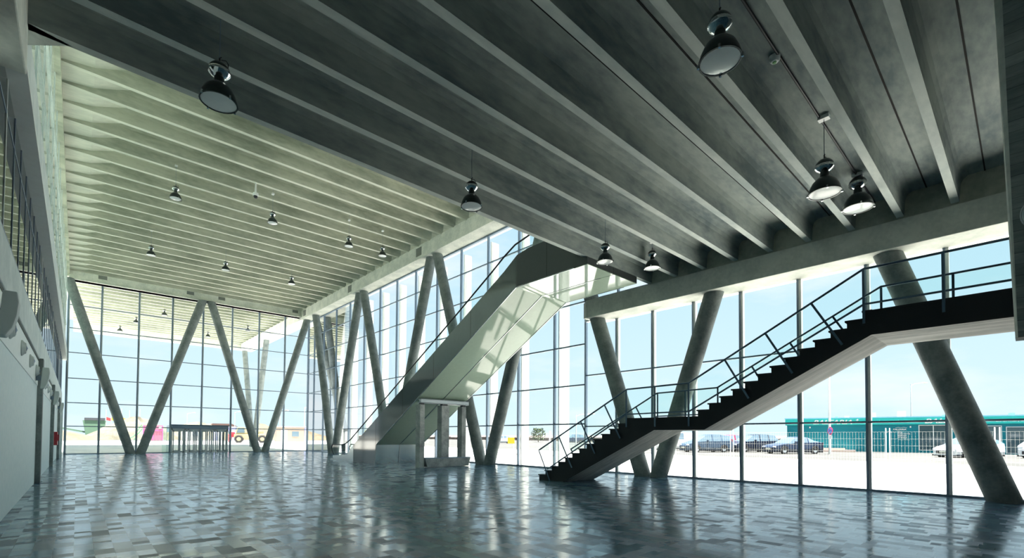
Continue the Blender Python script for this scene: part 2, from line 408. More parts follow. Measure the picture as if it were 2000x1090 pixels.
lm = [12.85, 11.0, 9.15, 7.3, 5.36, 3.45, 1.6, -.3, -2.1]
for y in lm:
    mull_y(w2, XG, y, 0, 7.3, .055, .14)
    MB().box(XG-.03, XG+.14, y-.10, y-.028, 0, 7.3).build('mullion_cap', alu_white, w2)
for z in (2.15, 4.63): MB().box(XG-.05, XG+.05, -2.2, 14.63, z-.03, z+.03).build('transom', steel_fr, w2)
MB().box(XG-.1, XG+.1, -2.2, 14.63, 7.26, 7.36).build('top_rail', alu_white, w2)
MB().box(XG-.08, XG+.08, -2.2, 14.63, 0, .05).build('bottom_rail', steel_fr, w2)
pane_x(w2, XG, -1.9, 14.63, 0, 7.3)
MB().box(18.2, 18.5, YB, -2.2, 0, 15.4).build('light_block_right', dark_room, kind='structure')  # unseen wall added to block window light and darken the near deck
w3 = struct('window_3')      # end wall
mxs = [-.75, 1.3, 3.78, 6.18, 8.55, 10.98, 13.38, 15.85, 18.25]
for x in mxs:
    MB().box(x-.04, x+.04, YE-.09, YE+.09, 0, 14.2).build('mullion', steel_fr, w3)
    MB().box(x+.04, x+.11, YE-.06, YE+.12, 0, 14.2).build('mullion_cap', alu, w3)
for z in TR:
    if z < 2.6:
        MB().box(-.75, 6.18, YE-.05, YE+.05, z-.035, z+.035).build('transom', steel_fr, w3)
        MB().box(10.98, XG, YE-.05, YE+.05, z-.035, z+.035).build('transom', steel_fr, w3)
    else: MB().box(-.75, XG, YE-.05, YE+.05, z-.035, z+.035).build('transom', steel_fr, w3)
MB().box(-.75, XG, YE-.08, YE+.08, 14.1, 14.25).build('top_rail', alu_white, w3)
MB().box(-.75, 6.18, YE-.06, YE+.06, 0, .06).box(10.98, XG, YE-.06, YE+.06, 0, .06).build('bottom_rail', steel_fr, w3)
MB().add([(-.75, YE, 0), (6.18, YE, 0), (6.18, YE, 2.7), (-.75, YE, 2.7)], [(0, 1, 2, 3)]).add([(10.98, YE, 0), (XG, YE, 0), (XG, YE, 2.7), (10.98, YE, 2.7)], [(0, 1, 2, 3)]).add([(-.75, YE, 2.7), (XG, YE, 2.7), (XG, YE, 14.1), (-.75, YE, 14.1)], [(0, 1, 2, 3)]).build('pane', glass, w3)

# entrance porch with glazed doors
ent = thing('entrance_porch', 'low glazed entrance porch with dark flat roof in the end wall', 'entrance', (6.3, YE, 0))
W_ = 4.55
MB().box(0, W_, -.12, 3.0, 2.22, 2.52).build('porch_roof', steel_fr, ent)
MB().box(-.05, W_+.05, -.16, -.12, 2.5, 2.58).build('roof_trim', rail_m, ent)
for yy in (0, 2.9):
    fr = MB()
    for x in (0.04, 1.05, 1.3, W_/2, 3.3, 3.5, W_-.1): fr.box(x-.05, x+.05, yy-.05, yy+.05, 0, 2.25)
    fr.box(0, W_, yy-.05, yy+.05, 2.06, 2.24)
    fr.build('door_surround', alu, ent)
for i, (x0, x1) in enumerate(((.12, 1.0), (1.38, 2.2), (2.36, 3.22), (3.6, 4.4))):
    for yy in (0, 2.9):
        d = MB().box(x0, x0+.09, yy-.03, yy+.03, .05, 2.05).box(x1-.09, x1, yy-.03, yy+.03, .05, 2.05).box(x0, x1, yy-.03, yy+.03, 0.02, .16).box(x0, x1, yy-.03, yy+.03, 1.95, 2.06).build('sliding_door', alu, ent)
        MB().add([(x0, yy, .1), (x1, yy, .1), (x1, yy, 2), (x0, yy, 2)], [(0, 1, 2, 3)]).build('door_glass', glass, d)
MB().add([(0, 0, 0), (0, 2.9, 0), (0, 2.9, 2.2), (0, 0, 2.2)], [(0, 1, 2, 3)]).build('side_glass', glass, ent)
MB().add([(W_, 0, 0), (W_, 2.9, 0), (W_, 2.9, 2.2), (W_, 0, 2.2)], [(0, 1, 2, 3)]).build('side_glass', glass, ent)
o = MB().box(5.62, 5.67, 51.3, 52.6, .03, 2.2).add([(5.7, 51.3, .03), (6.25, 52.3, .03), (6.25, 52.3, 2.2), (5.7, 51.3, 2.2)], [(0, 1, 2, 3)])
o = MB().box(5.60, 6.2, 52.28, 52.31, .03, 2.25).build('door_leaf', glass_rail); tag(o, 'single clear glass panel standing left of the entrance porch', 'glass panel', kind='thing')

# outside fins beyond the tall wall
fin_y = [16.7-.1, 19.45, 22.2, 24.95, 27.75, 30.6, 33.4, 36.2, 39.1, 42.1, 45.2, 48.3, 51.0]
fin_m = mat('white_perforated_fin', (.82, .84, .80), .7)
fin0 = None
for i, y in enumerate(fin_y):
    if fin0 is None:
        fin0 = MB().box(-.30, .30, -.03, .03, 0, 13.6).build('facade_fin', fin_m); o = fin0
    else:
        o = fin0.copy(); COL.objects.link(o)
    o.location = (18.80, y, 0)
    tag(o, 'tall white vertical fin outside the glass wall, %s from the end wall corner' % ORD[len(fin_y)-1-i], 'facade fin', 'white fins outside the glass wall', 'thing')
o = MB().tube([(19.55, 16.95, 0), (19.55, 16.95, 13.9)], .13, 14).build('rain_pipe', white_m, smooth=True)
tag(o, 'round white pipe standing outside the glass wall beside the fins', 'pipe', kind='thing')

# ------------------------------------------------------------------ left wall
lw = struct('wall_left')
for y0, y1 in ((-9, 10.4), (10.9, 22.0), (22.5, 33.1), (33.6, 44.3), (44.8, 52.2)):
    MB().box(-1.45, -1.0, y0, y1, 0, 3.2).build('wall_panel', white_wall, lw)
for yp in (10.4, 22.0, 33.1, 44.3, 52.2):
    MB().box(-1.45, -.87 if yp > 12 else -.95, yp, yp+.5, 0, 4.1).build('wall_pier', conc_col if yp < 52 else grey_band, lw)
for y0, y1 in ((-9, 10.4), (10.9, 22.0), (22.5, 33.1), (33.6, 44.3), (44.8, 52.2)):
    MB().box(-1.3, -.985, y0, y1, 3.2, 4.1).build('frieze', white_paint, lw)
MB().box(-1.45, -.955, -9, YE, 4.08, 4.95).build('wall_band', grey_band, lw, bevel=.02)
MB().box(-1.45, -.975, -9, YE, 4.0, 4.09).build('band_shadow_gap', dark_room, lw)
for yc, r in ((23.0, 1), (34.0, 1)): pass
MB().box(-1.15, -.74, 10.5, YE, 7.65, 8.5).build('upper_band', grey_band, lw, bevel=.02)
MB().box(-1.15, -.735, 10.5, YE, 7.6, 7.66).build('band_lit_edge', white_paint, lw)  # white strip stands in for the lit lower edge of the band
MB().box(-1.2, -.70, YB, 10.5, 7.2, 8.4).build('near_band', conc_beam, lw, bevel=.02)
MB().prism([(-.95, 10.3), (-.2, 10.5), (-.95, 11.15)], 7.95, 8.6, 'z').build('deck_corner', conc_beam, lw)
MB().box(-1.2, -.7, 10.45, YE, 14.5, 15.45).build('top_band', conc, lw)
# rooms behind the interior glazing
MB().box(-4.5, -4.4, YB, YE, 4.9, 8.5).build('back_room_wall', dark_room, lw)
MB().box(-4.5, -1.2, YB, YE, 4.7, 4.8).build('back_room_floor', dark_room, lw)
MB().box(-4.5, -1.2, YB, YE, 8.35, 8.5).build('back_room_ceiling', dark_room, lw)
MB().box(-4.5, -1.45, YB, YE, 0, .1).box(-4.5, -4.4, YB, YE, 0, 4.9).build('outer_wall', dark_room, lw)
MB().box(-4.5, -1.45, YE-.1, YE, 0, 8.5).build('end_return', grey_band, lw)
w4 = struct('window_4')
y = 11.6
gi = 0
MB().box(-1.05, -.985, 9.3, 10.3, 4.95, 7.65).build('white_post', white_paint, w4)
while y < 52.5:
    MB().box(-1.08, -.985, y-.03, y+.03, 4.95, 7.66).build('mullion', steel_fr if gi % 8 else white_paint, w4); y += 1.37; gi += 1
MB().box(-1.08, -.98, 10.4, YE, 4.95, 5.06).build('bottom_rail', steel_fr, w4)
MB().box(-1.08, -.99, 10.4, YE, 7.0, 7.05).build('transom', steel_fr, w4)
pane_x(w4, -.997, YB, YE, 4.95, 7.65, glass_in)
w5 = struct('window_5')
y = 12.3
while y < 52.5:
    MB().box(-.95, -.84, y-.05, y+.05, 8.5, 14.5).build('mullion', grey_band, w5); y += 2.75
for z in (10.5, 12.5): MB().box(-.92, -.82, 10.6, YE, z-.03, z+.03).build('transom', grey_band, w5)
pane_x(w5, -.86, 10.5, YE, 8.5, 14.5, glass_frost)

# nozzles, speakers, red box
noz = thing('air_nozzle', '', 'air nozzle')
MB().lathe([(.0, .0), (.18, .0), (.18, .02), (.14, .05), (.12, .08), (.10, .085), (.09, .05), (0, .03)], n=20).build('nozzle_ring', speaker_m, noz, smooth=True)
MB().lathe([(.0, .03), (.06, .03), (.055, .09), (0, .11)], n=14).build('nozzle_core', steel_fr, noz, smooth=True)
ny = [(13.0, 1), (15.6, 1), (18.2, 1), (20.8, 1), (24.2, 2), (26.6, 2), (29.0, 2), (31.4, 2), (35.2, 3), (37.6, 3), (40, 3), (42.4, 3)]
for i, (y, b) in enumerate(ny):
    o = noz if i == 0 else copy_tree(noz)
    o.location = (-.985, y, 3.58); o.rotation_euler = (0, math.pi/2, 0)
    k = (i % 4)
    tag(o, 'round grey air nozzle on the white frieze, %s %s' % (ORD[k], {1: 'after the large near speaker', 2: 'after the second wall speaker', 3: 'after the third wall speaker'}[b]), 'air nozzle', 'air nozzles along the left wall')
spk = thing('wall_speaker', '', 'speaker')
pr = [(-.02, -.33), (.06, -.33), (.13, -.2), (.17, -.02), (.19, .18), (.17, .33), (.02, .33)]
MB().prism(pr, -.14, .14, 'y').build('speaker_body', speaker_m, spk, bevel=.015)
MB().box(-.12, .02, -.05, .05, -.08, .08).build('bracket', steel_fr, spk)
for i, (y, lab) in enumerate(((10.15, 'large in the corner of the view'), (20.9, 'second along the wall'), (31.8, 'third along the wall'), (43.0, 'farthest along the wall'))):
    o = spk if i == 0 else copy_tree(spk)
    o.location = (-.86, y, 3.36); tag(o, 'grey curved wall speaker below the band, ' + lab, 'speaker', 'speakers on the left wall')
fe = thing('fire_hose_cabinet', 'small red fire hose cabinet fixed to the left wall', 'fire cabinet', (-1.0, 37.0, 1.0))
MB().box(0, .2, -.3, .3, 0, .75).build('cabinet_body', red_m, fe, bevel=.02)
MB().box(.2, .26, -.2, .2, .25, .6).build('cabinet_door', red_m, fe)

# ------------------------------------------------------------------ back wall
MB().box(-4.5, 18.6, YB-.3, YB, 0, 15.9).build('wall_back', mat('mid_grey_wall', (.34, .38, .38), .8), kind='structure')
# hanging board wall at the right
m = MB()
xb = 10.4
ys = [(3.15, .13, .03), (8.65, .29, .09)]
vs = []
for z, y0, c in ys:
    vs += [(xb, -6, z), (xb, y0-c, z), (xb+.06, y0, z), (xb+.38, y0, z), (xb+.38, -6, z)]
m.add(vs, [(0, 1, 2, 3, 4), (9, 8, 7, 6, 5), (0, 5, 6, 1), (1, 6, 7, 2), (2, 7, 8, 3), (3, 8, 9, 4), (4, 9, 5, 0)])
m.m[3] = 1
o = m.build('hanging_wall', [conc_board, conc_beam]); tag(o, 'board-marked concrete wall hanging from the ceiling at the top of the stair', 'wall panel', kind='thing')
wl = thing('bulkhead_light', 'small white oval bulkhead light on the hanging concrete wall', 'wall light', (10.38, -.05, 4.97))
o = MB().lathe([(0, .07), (.07, .065), (.11, .04), (.12, 0)], n=20).build('light_cover', lens_m, wl, smooth=True); o.rotation_euler = (0, -math.pi/2, 0); o.scale = (1.4, .8, 1)
o = MB().lathe([(0, 0), (.135, 0), (.135, .02), (.12, .025)], n=20).build('light_base', alu_white, wl, smooth=True); o.rotation_euler = (0, -math.pi/2, 0); o.scale = (1.4, .8, 1)

# ------------------------------------------------------------------ stair
st = thing('concrete_stair', 'two-flight concrete stair with dark side and glass railings rising beside the glass wall', 'staircase')
xa, xz = 13.02, 14.82
def stair_profile():
    p = []                                   # (y,z) top outline from the foot up
    y0, y1, n, z0, z1 = 12.66, 8.75, 13, 0, 2.21
    tr = (y0-y1)/12; rs = (z1-z0)/n
    for i in range(n):
        y = y0 - tr*i; p.append((y+.03, z0+rs*(i+1)-.04)); 
        if i: pass
        p[-1:] = [(y, z0+rs*i), (y, z0+rs*(i+1))]
    y0b, y1b, z0b, z1b = 6.38, 2.49, 2.21, 4.47
    tr2 = (y0b-y1b)/12; rs2 = (z1b-z0b)/n
    for i in range(n):
        y = y0b - tr2*i; p += [(y, z0b+rs2*i), (y, z0b+rs2*(i+1))]
    p.append((-6.5, 4.47))
    return p, tr, rs, tr2, rs2
top, tr, rs, tr2, rs2 = stair_profile()
under = [(-6.5, 3.94), (2.36, 3.94), (6.2, 1.85), (7.78, 1.85), (11.45, 0)]
prof = top + under
def poly_strip(m, prof, x0, x1):
    n = len(prof); vs = [(x0, a, b) for a, b in prof] + [(x1, a, b) for a, b in prof]
    m.add(vs, [(i, (i+1) % n, n+(i+1) % n, n+i) for i in range(n)])
# concrete body: sides built as quads between the stepped top and the soffit line
def soffit(y):
    u = [(12.66, 0)] + under[::-1]
    for (ya, za), (yb, zb) in zip(u, u[1:]):
        if ya >= y >= yb: return za + (zb-za)*((ya-y)/(ya-yb) if ya != yb else 0)
    return 3.94
def stair_mesh(x0, x1):
    m = MB(); poly_strip(m, prof, x0, x1)
    ycuts = sorted({round(a, 5) for a, b in prof}, reverse=True)
    for ya, yb in zip(ycuts, ycuts[1:]):
        ym = (ya+yb)/2; zt = max([b for a, b in top if a >= ym-1e-6] or [0])
        sa, sb = soffit(ya), soffit(yb)
        for x in (x0, x1): m.add([(x, ya, sa), (x, yb, sb), (x, yb, zt), (x, ya, zt)], [(0, 1, 2, 3)])
    return m
stair_mesh(xa+.02, xz).build('stair_body', conc_stair, st)
# dark side skin with nosings
m = MB(); pr2 = [(a, b) for a, b in top] + under
ycuts = sorted({round(a, 5) for a, b in pr2}, reverse=True)
for ya, yb in zip(ycuts, ycuts[1:]):
    ym = (ya+yb)/2; zt = max([b for a, b in top if a >= ym-1e-6] or [0])
    sa, sb = soffit(ya), soffit(yb)
    m.add([(xa, ya, sa), (xa, yb, sb), (xa, yb, zt), (xa, ya, zt), (xa+.02, ya, sa), (xa+.02, yb, sb), (xa+.02, yb, zt), (xa+.02, ya, zt)], [(0, 1, 2, 3), (0, 4, 5, 1), (3, 2, 6, 7)])
side = m.build('stair_side', dark_side, st); side['label'] = 'very dark stepped side face'
for i in range(13):
    for (ys_, zs_, t_, r_) in ((12.66, 0, tr, rs), (6.38, 2.21, tr2, rs2)):
        y = ys_-t_*i; z = zs_+r_*(i+1); yend = y-t_
        if i == 12: yend = y-.15
        MB().box(xa-.015, xz+.01, yend, y+.04, z-.005, z+.035).build('tread', black_tread, st)
MB().box(xa-.01, xz+.01, 6.38, 8.7, 2.2, 2.235).build('landing_tread', black_tread, st)
MB().box(xa-.01, xz+.01, -6.4, 2.45, 4.46, 4.495).build('landing_tread', black_tread, st)
def railing(x, side_sign, lab):
    r = thing('stair_railing', lab, 'railing')
    sl1 = rs/tr; sl2 = rs2/tr2; n1 = Vector((0, sl1, 1)).normalized(); n2 = Vector((0, sl2, 1)).normalized()
    # top rail: parallel lines; bottom rail just above nosings
    ptop = [(12.62, 1.13), (8.72, 3.16), (6.62, 3.2), (2.48, 5.44), (-6.4, 5.44)]
    pbot = [(12.2, .42), (8.72, 2.36), (6.62, 2.38), (2.48, 4.64), (-6.4, 4.64)]
    MB().tube([(x, a, b) for a, b in ptop], .027, 10).build('handrail', rail_m, r, smooth=True)
    for (a, b) in zip(pbot, pbot[1:]):
        MB().beam((x, a[0], a[1]), (x, b[0], b[1]), .03, .04).build('lower_rail', rail_m, r)
    posts = []
    def lerp(p, q, t): return (p[0]+(q[0]-p[0])*t, p[1]+(q[1]-p[1])*t)
    xo = x - side_sign*.03 if side_sign > 0 else x
    for t in (.0, .26, .52, .78):
        a = lerp(ptop[0], ptop[1], t); posts.append((a, (a[0]-.62 if t else 12.05, a[1]-1.12 if t else .02)))
    for t in (0., .25, .5, .75):
        if t == 0: continue
        a = lerp(ptop[2], ptop[3], t); posts.append((a, (a[0]-.62, a[1]-1.1)))
    for y, z0, z1 in ((8.72, 1.95, 3.16), (7.7, 1.95, 3.18), (6.62, 1.95, 3.2), (2.48, 4.2, 5.44), (1.15, 4.2, 5.44), (-.6, 4.2, 5.44), (-3, 4.2, 5.44)):
        posts.append(((y, z1), (y, z0)))
    xs = x - .035*side_sign
    for a, b in posts: MB().beam((xs, a[0], a[1]-.01), (xs, b[0], b[1]), .012, .05).build('post', rail_m, r)
    for (a, b, c, d) in ((0, 1, 0, 1), (1, 2, 1, 2), (2, 3, 2, 3), (3, 4, 3, 4)):
        MB().add([(x+.01*side_sign, *pbot[a]), (x+.01*side_sign, *pbot[b]), (x+.01*side_sign, *ptop[b]), (x+.01*side_sign, *ptop[a])], [(0, 1, 2, 3)]).build('glass_panel', glass_rail, r)
    return r
railing(12.98, 1, 'blue-grey glass railing on the hall side of the concrete stair')
railing(14.80, -1, 'blue-grey glass railing on the window side of the concrete stair')

# ------------------------------------------------------------------ escalators
sl_ = .5176
def zt_(y): return 1.05 + (29.16-y)*sl_
def make_escalator(x0, x1, lab):
    e = thing('escalator', lab, 'escalator')
    xm0, xm1 = x0, x1
    topl = [(32.4, .28), (30.1, .42), (29.16, 1.05), (14.75, 8.51), (13.95, 9.0), (13.3, 9.1), (10.95, 9.1)]
    botl = [(10.95, 7.68), (14.0, 7.68), (26.0, 1.12), (26.15, .0), (32.4, 0)]
    # side skins as quad strips
    def z_on(l, y):
        for (a, za), (b, zb) in zip(l, l[1:]):
            if max(a, b) >= y >= min(a, b) and a != b: return za+(zb-za)*(y-a)/(b-a)
        return l[-1][1]
    cuts = sorted({a for a, b in topl+botl if 10.4 <= a <= 32.4}, reverse=True)
    lowcut = 10.95
    for x in (x0, x1):
        m1, m2, m3 = MB(), MB(), MB()
        for ya, yb in zip(cuts, cuts[1:]):
            q = [(ya, z_on(botl, ya)), (yb, z_on(botl, yb)), (yb, z_on(topl, yb)), (ya, z_on(topl, ya))]
            if ya > 30.0: mm = m3
            elif yb < 13.99: mm = m2
            else: mm = m1
            t = .02 if x == x0 else -.02
            mm.add([(x, *p) for p in q]+[(x+t, *p) for p in q], [(0, 1, 2, 3), (0, 4, 5, 1), (2, 3, 7, 6)])
        m1.build('side_panel', esc_side, e); m2.build('head_side_panel', esc_dark, e); m3.build('foot_skirt', steel_br, e)
    # head part that runs under the deck edge
    MB().box(x0, x1, 10.35, 10.96, 7.68, 7.93).build('head_bearing', esc_dark, e)
    MB().prism([(10.35, 7.66), (14.02, 7.66), (14.02, 7.70), (10.35, 7.70)], x0+.01, x1-.01, 'x').build('head_soffit', esc_under, e)
    MB().add([(x0+.01, 14.0, 7.67), (x1-.01, 14.0, 7.67), (x1-.01, 26.0, 1.11), (x0+.01, 26.0, 1.11)], [(0, 1, 2, 3)]).build('soffit', esc_under, e)
    MB().add([(x0+.01, 26.0, 1.11), (x1-.01, 26.0, 1.11), (x1-.01, 26.15, 0.0), (x0+.01, 26.15, 0.0)], [(0, 1, 2, 3)]).build('foot_end_panel', esc_foot, e)
    # panel seams and edge trims
    MB().tube([(x0-.004, 10.95, 7.68), (x0-.004, 14.0, 7.68), (x0-.004, 26.0, 1.12), (x0-.004, 26.15, .0)], .022, 6).build('edge_trim', steel_br, e)
    MB().tube([(x1-.0, 10.95, 7.665), (x1-.0, 14.0, 7.665), (x1-.0, 26.0, 1.11)], .02, 6).build('edge_trim', steel_br, e)
    for ys_ in (12.3, 17.0, 20.0, 23.0, 26.1):
        MB().box(x0-.003, x0+.004, ys_-.008, ys_+.008, z_on(botl, ys_)+.02, z_on(topl, ys_)-.02).build('panel_seam', joint_m, e)
    # steps
    stp = MB(); y = 30.6; z = .3
    while y > 14.6:
        stp.box(x0+.33, x1-.33, y-.4, y, z-.1, z); y -= .4; z += .4*sl_ if y < 29.9 else .0
    stp.box(x0+.33, x1-.33, 30.6, 32.3, .2, .3)
    stp.build('step_band', alu, e)
    # balustrades and handrails
    for x in (x0+.12, x1-.12):
        hr = [(32.55, .35), (32.86, .55), (32.95, .8), (32.8, 1.03), (31.3, 1.03), (30.6, 1.12), (29.8, 1.42)]
        hr += [(18.32, 7.36), (15.6, 8.8), (14.9, 9.2), (14.2, 9.52), (13.3, 9.68), (11.2, 9.7)]
        MB().tube([(x, a, b) for a, b in hr], .035, 8).build('handrail', black, e, smooth=True)
        g = MB(); hl = hr[3:]
        def ztop(y):
            for (a, za), (b, zb) in zip(hl, hl[1:]):
                if a >= y >= b: return za+(zb-za)*(a-y)/(a-b)
            return hl[-1][1]
        gc = sorted({a for a, b in hl}|{29.16, 14.75, 13.95}, reverse=True)
        for ya, yb in zip(gc, gc[1:]):
            g.add([(x, ya, z_on(topl, min(ya, 32.4))), (x, yb, z_on(topl, min(yb, 32.4))), (x, yb, ztop(yb)-.02), (x, ya, ztop(ya)-.02)], [(0, 1, 2, 3)])
        g.build('balustrade_glass', glass_rail, e)
    MB().box(x0+.05, x1-.05, 30.0, 33.0, 0, .04).build('comb_plate', steel_br, e)
    return e
esc_dark = mat('shaded_grey_panel', (.05, .06, .062), .45)  # side panel tone darkened at the head, as if mirroring the dark interior
esc_foot = mat('polished_foot_panel', (.66, .76, .78), .25, metal=.75)
make_escalator(13.0, 14.53, 'escalator on the hall side, long grey-sided with pale underside')
make_escalator(14.55, 16.08, 'second escalator of the pair, on the window side')

sp = thing('escalator_support', 'concrete frame of three pillars on a plinth under the escalator', 'support frame')
conc_sup = mat('support_concrete', (.25, .26, .26), .75, build=concrete((.24, .26, .26), (.46, .48, .47), sc=2))
for i, (x0, x1) in enumerate(((13.0, 13.28), (14.33, 14.82), (15.66, 15.95))):
    MB().box(x0, x1, 21.2, 21.62, .0 if i == 0 else .45, 3.28).build('pillar', conc_sup, sp, bevel=.01)
MB().prism([(13.28, .47), (16.2, .47), (16.2, .40), (16.05, 0.02), (13.42, 0.02)], 21.1, 21.75, 'y').build('plinth', conc_sup, sp)
MB().box(13.28, 16.25, 21.05, 21.8, .46, .50).build('plinth_cap', steel_fr, sp)
MB().box(13.02, 16.1, 21.15, 21.32, 3.36, 3.56).box(13.02, 16.1, 21.15, 21.5, 3.54, 3.57).box(13.02, 16.1, 21.15, 21.5, 3.35, 3.38).build('steel_crossbeam', alu, sp)
for x in (13.14, 14.45, 14.6, 15.8): MB().box(x-.09, x+.09, 21.18, 21.4, 3.27, 3.36).build('bearing_block', black, sp)

# ------------------------------------------------------------------ pendant lamps
def lamp_parts(cord):
    l = thing('pendant_lamp', '', 'pendant lamp')
    MB().lathe([(.265, 0), (.262, .02), (.245, .10), (.20, .20), (.13, .275), (.075, .30), (.07, .42)], n=28).build('lamp_shade', shade_m, l, smooth=True)
    MB().lathe([(.07, .40), (.12, .43), (.155, .47), (.15, .50), (.155, .515)], n=24).build('reflector_collar', chrome, l, smooth=True)
    MB().lathe([(.155, .515), (.14, .56), (.10, .61), (.04, .635), (0, .64)], n=24).build('gear_housing', shade_m, l, smooth=True)
    MB().lathe([(0, -.012), (.15, -.008), (.248, .004), (.252, .012)], n=28).build('lens', lens_m, l, smooth=True)
    rim = MB().lathe([(.248, -.004), (.27, -.004), (.27, .016), (.25, .016)], n=28).build('rim', shade_m, l, smooth=True)
    for k in range(4):
        a = k*math.pi/2+.4; c, s = math.cos(a), math.sin(a)
        MB().box(.27*c-.014, .27*c+.014, .27*s-.014, .27*s+.014, -.02, .03).build('clip', chrome, l)
    MB().tube([(0, 0, .63), (0, 0, .72), (.02, 0, .74)], .012, 6).tube([(.02, 0, .70), (.09, 0, .72), (.12, 0, .68), (.12, 0, .60)], .007, 6).build('cable_loop', black, l, smooth=True)
    return l
lamp0 = lamp_parts(1)
lab_low = [((1.55, 8.65, 6.9), 1.0, 'dark pendant lamp hanging under the dark ceiling, farthest left'),
           ((6.58, 8.61, 6.9), .92, 'dark pendant lamp hanging from the dark ceiling edge above the hall centre'),
           ((6.55, 2.87, 6.9), 1.06, 'large dark pendant lamp highest in the view, without visible cord'),
           ((11.63, 8.58, 6.9), .9, 'pendant lamp on a long cord right of the escalator head'),
           ((14.9, 8.96, 7.62), 1.0, 'pendant lamp on a short cord above the low edge beam'),
           ((11.78, 2.92, 6.9), 1.17, 'pendant lamp on a long cord under the dark ceiling on the right'),
           ((15.0, 2.97, 7.67), 1.3, 'pendant lamp on a very short cord above the stair top')]
first = True
def place(loc, s, lab, grp, ztop):
    global first
    o = lamp0 if first else copy_tree(lamp0); first = False
    o.location = loc; o.scale = (s, s, s); tag(o, lab, 'pendant lamp', grp)
    L_ = (ztop-loc[2])/s
    MB().tube([(0, 0, .70), (0, 0, L_)], .006, 6).build('cord', steel_fr, o)
    MB().box(-.06, .06, -.09, .09, L_-.07, L_).build('ceiling_box', alu_white, o)
for loc, s, lab in lab_low: place(loc, s, lab, 'pendant lamps under the dark ceiling', 8.6)
rows = [((3.34, 28.4), 'near row, leftmost'), ((7.68, 28.0), 'near row, second from the left'), ((12.1, 28.2), 'near row, third from the left'), ((14.35, 28.2), 'near row, beside the glass wall beam'),
        ((3.3, 38.5), 'far row, leftmost'), ((7.5, 38.3), 'far row, middle'), ((11.95, 38.3), 'far row, right')]
for (x, y), lab in rows: place((x, y, 13.3), .98, 'small pendant lamp under the high ceiling, ' + lab, 'pendant lamps under the high ceiling', 15.45)
for (x, y), lab in (((6.2, 58.5), 'left, nearest the glass'), ((4.4, 64.5), 'left, second row'), ((3.4, 71.0), 'left, farthest'), ((14.2, 60.5), 'right'), ((11.5, 67.5), 'middle')):
    place((x, y, 13.6), .98, 'pendant lamp under the outdoor canopy seen through the end glass, ' + lab, 'canopy lamps', 15.45)
dc = thing('dome_camera', 'small round dome camera on a short stem under the high ceiling', 'dome camera', (6.6, 27.12, 14.0))
MB().lathe([(0, -.02), (.07, 0), (.10, .06), (.10, .10)], n=18).build('dome', black, dc, smooth=True)
MB().lathe([(.10, .10), (.13, .12), (.13, .25), (.05, .30), (.03, .85), (0, .85)], n=18).build('housing', alu_white, dc, smooth=True)
sm = thing('smoke_detector', 'tiny green-white smoke detector beside a joint of the dark ceiling', 'smoke detector', (9.26, 3.06, 8.5))
MB().lathe([(0, -.02), (.06, -.01), (.09, .03), (.10, .09), (0, .09)], n=18).build('detector_body', alu_white, sm, smooth=True)
MB().lathe([(0, -.035), (.03, -.03), (.04, -.01)], n=12).build('detector_light', mat('green_plastic', (.2, .55, .2), .4), sm, smooth=True)
o = MB().tube([(-.5, 2.99, 8.572), (9.2, 2.99, 8.572), (17.1, 2.99, 8.572)], .022, 8).build('cable_conduit', black); tag(o, 'black cable conduit running along the dark ceiling past the smoke detector', 'conduit', kind='thing')

# ------------------------------------------------------------------ outside ground
def sm_(t): t = max(0, min(1, t)); return t*t*(3-2*t)
def gz(x, y): return -.06 + .06*sm_((x-18.7)/.6) + .38*sm_((x-19)/20) if y < 53 else max(.38*sm_((x-19)/20), .64*sm_((y-62)/35)) - (.02 if x < 18.7 else 0)
xs = [-300, -120, -60, -30, -4.6, 3, 10, 18.62, 19.4, 22, 25, 28, 31, 34, 37, 40, 50, 65, 90, 140, 220, 400]
ys = [-200, -80, -30, -9.4, 0, 10, 20, 30, 40, 52.99, 53.0, 60, 64, 68, 72, 76, 80, 84, 88, 92, 96, 100, 120, 160, 240, 400, 700]
m = MB(); idx = {}
for i, x in enumerate(xs):
    for j, y in enumerate(ys): idx[i, j] = len(m.v); m.v.append((x, y, gz(x, y)))
for i in range(len(xs)-1):
    for j in range(len(ys)-1):
        if xs[i] >= -4.7 and xs[i+1] <= 18.7 and ys[j] >= -9.5 and ys[j+1] <= 53.0: continue
        m.f.append((idx[i, j], idx[i+1, j], idx[i+1, j+1], idx[i, j+1])); m.m.append(1 if (xs[i] >= 34 or (ys[j] >= 100 and xs[i]>-200)) else 0)
m.build('ground', [tarmac, lot], kind='structure')
asph = mat('grey_asphalt', (.075, .08, .08), .9)
MB().add([(-40, 80, .30), (26, 80, .30), (20, 90, .50), (-40, 92, .56)], [(0, 1, 2, 3)]).build('road_strip', asph, kind='structure')
line_m = mat('white_road_paint', (.8, .8, .76), .7)
m = MB()
for y in (4.0, 7.2, 10.4, 13.6, 16.8):
    m.add([(31, y, .245), (37, y-2.4, .355), (37, y-2.55, .355), (31, y-.15, .245)], [(0, 1, 2, 3)])
m.build('ground_marking', line_m, kind='structure')

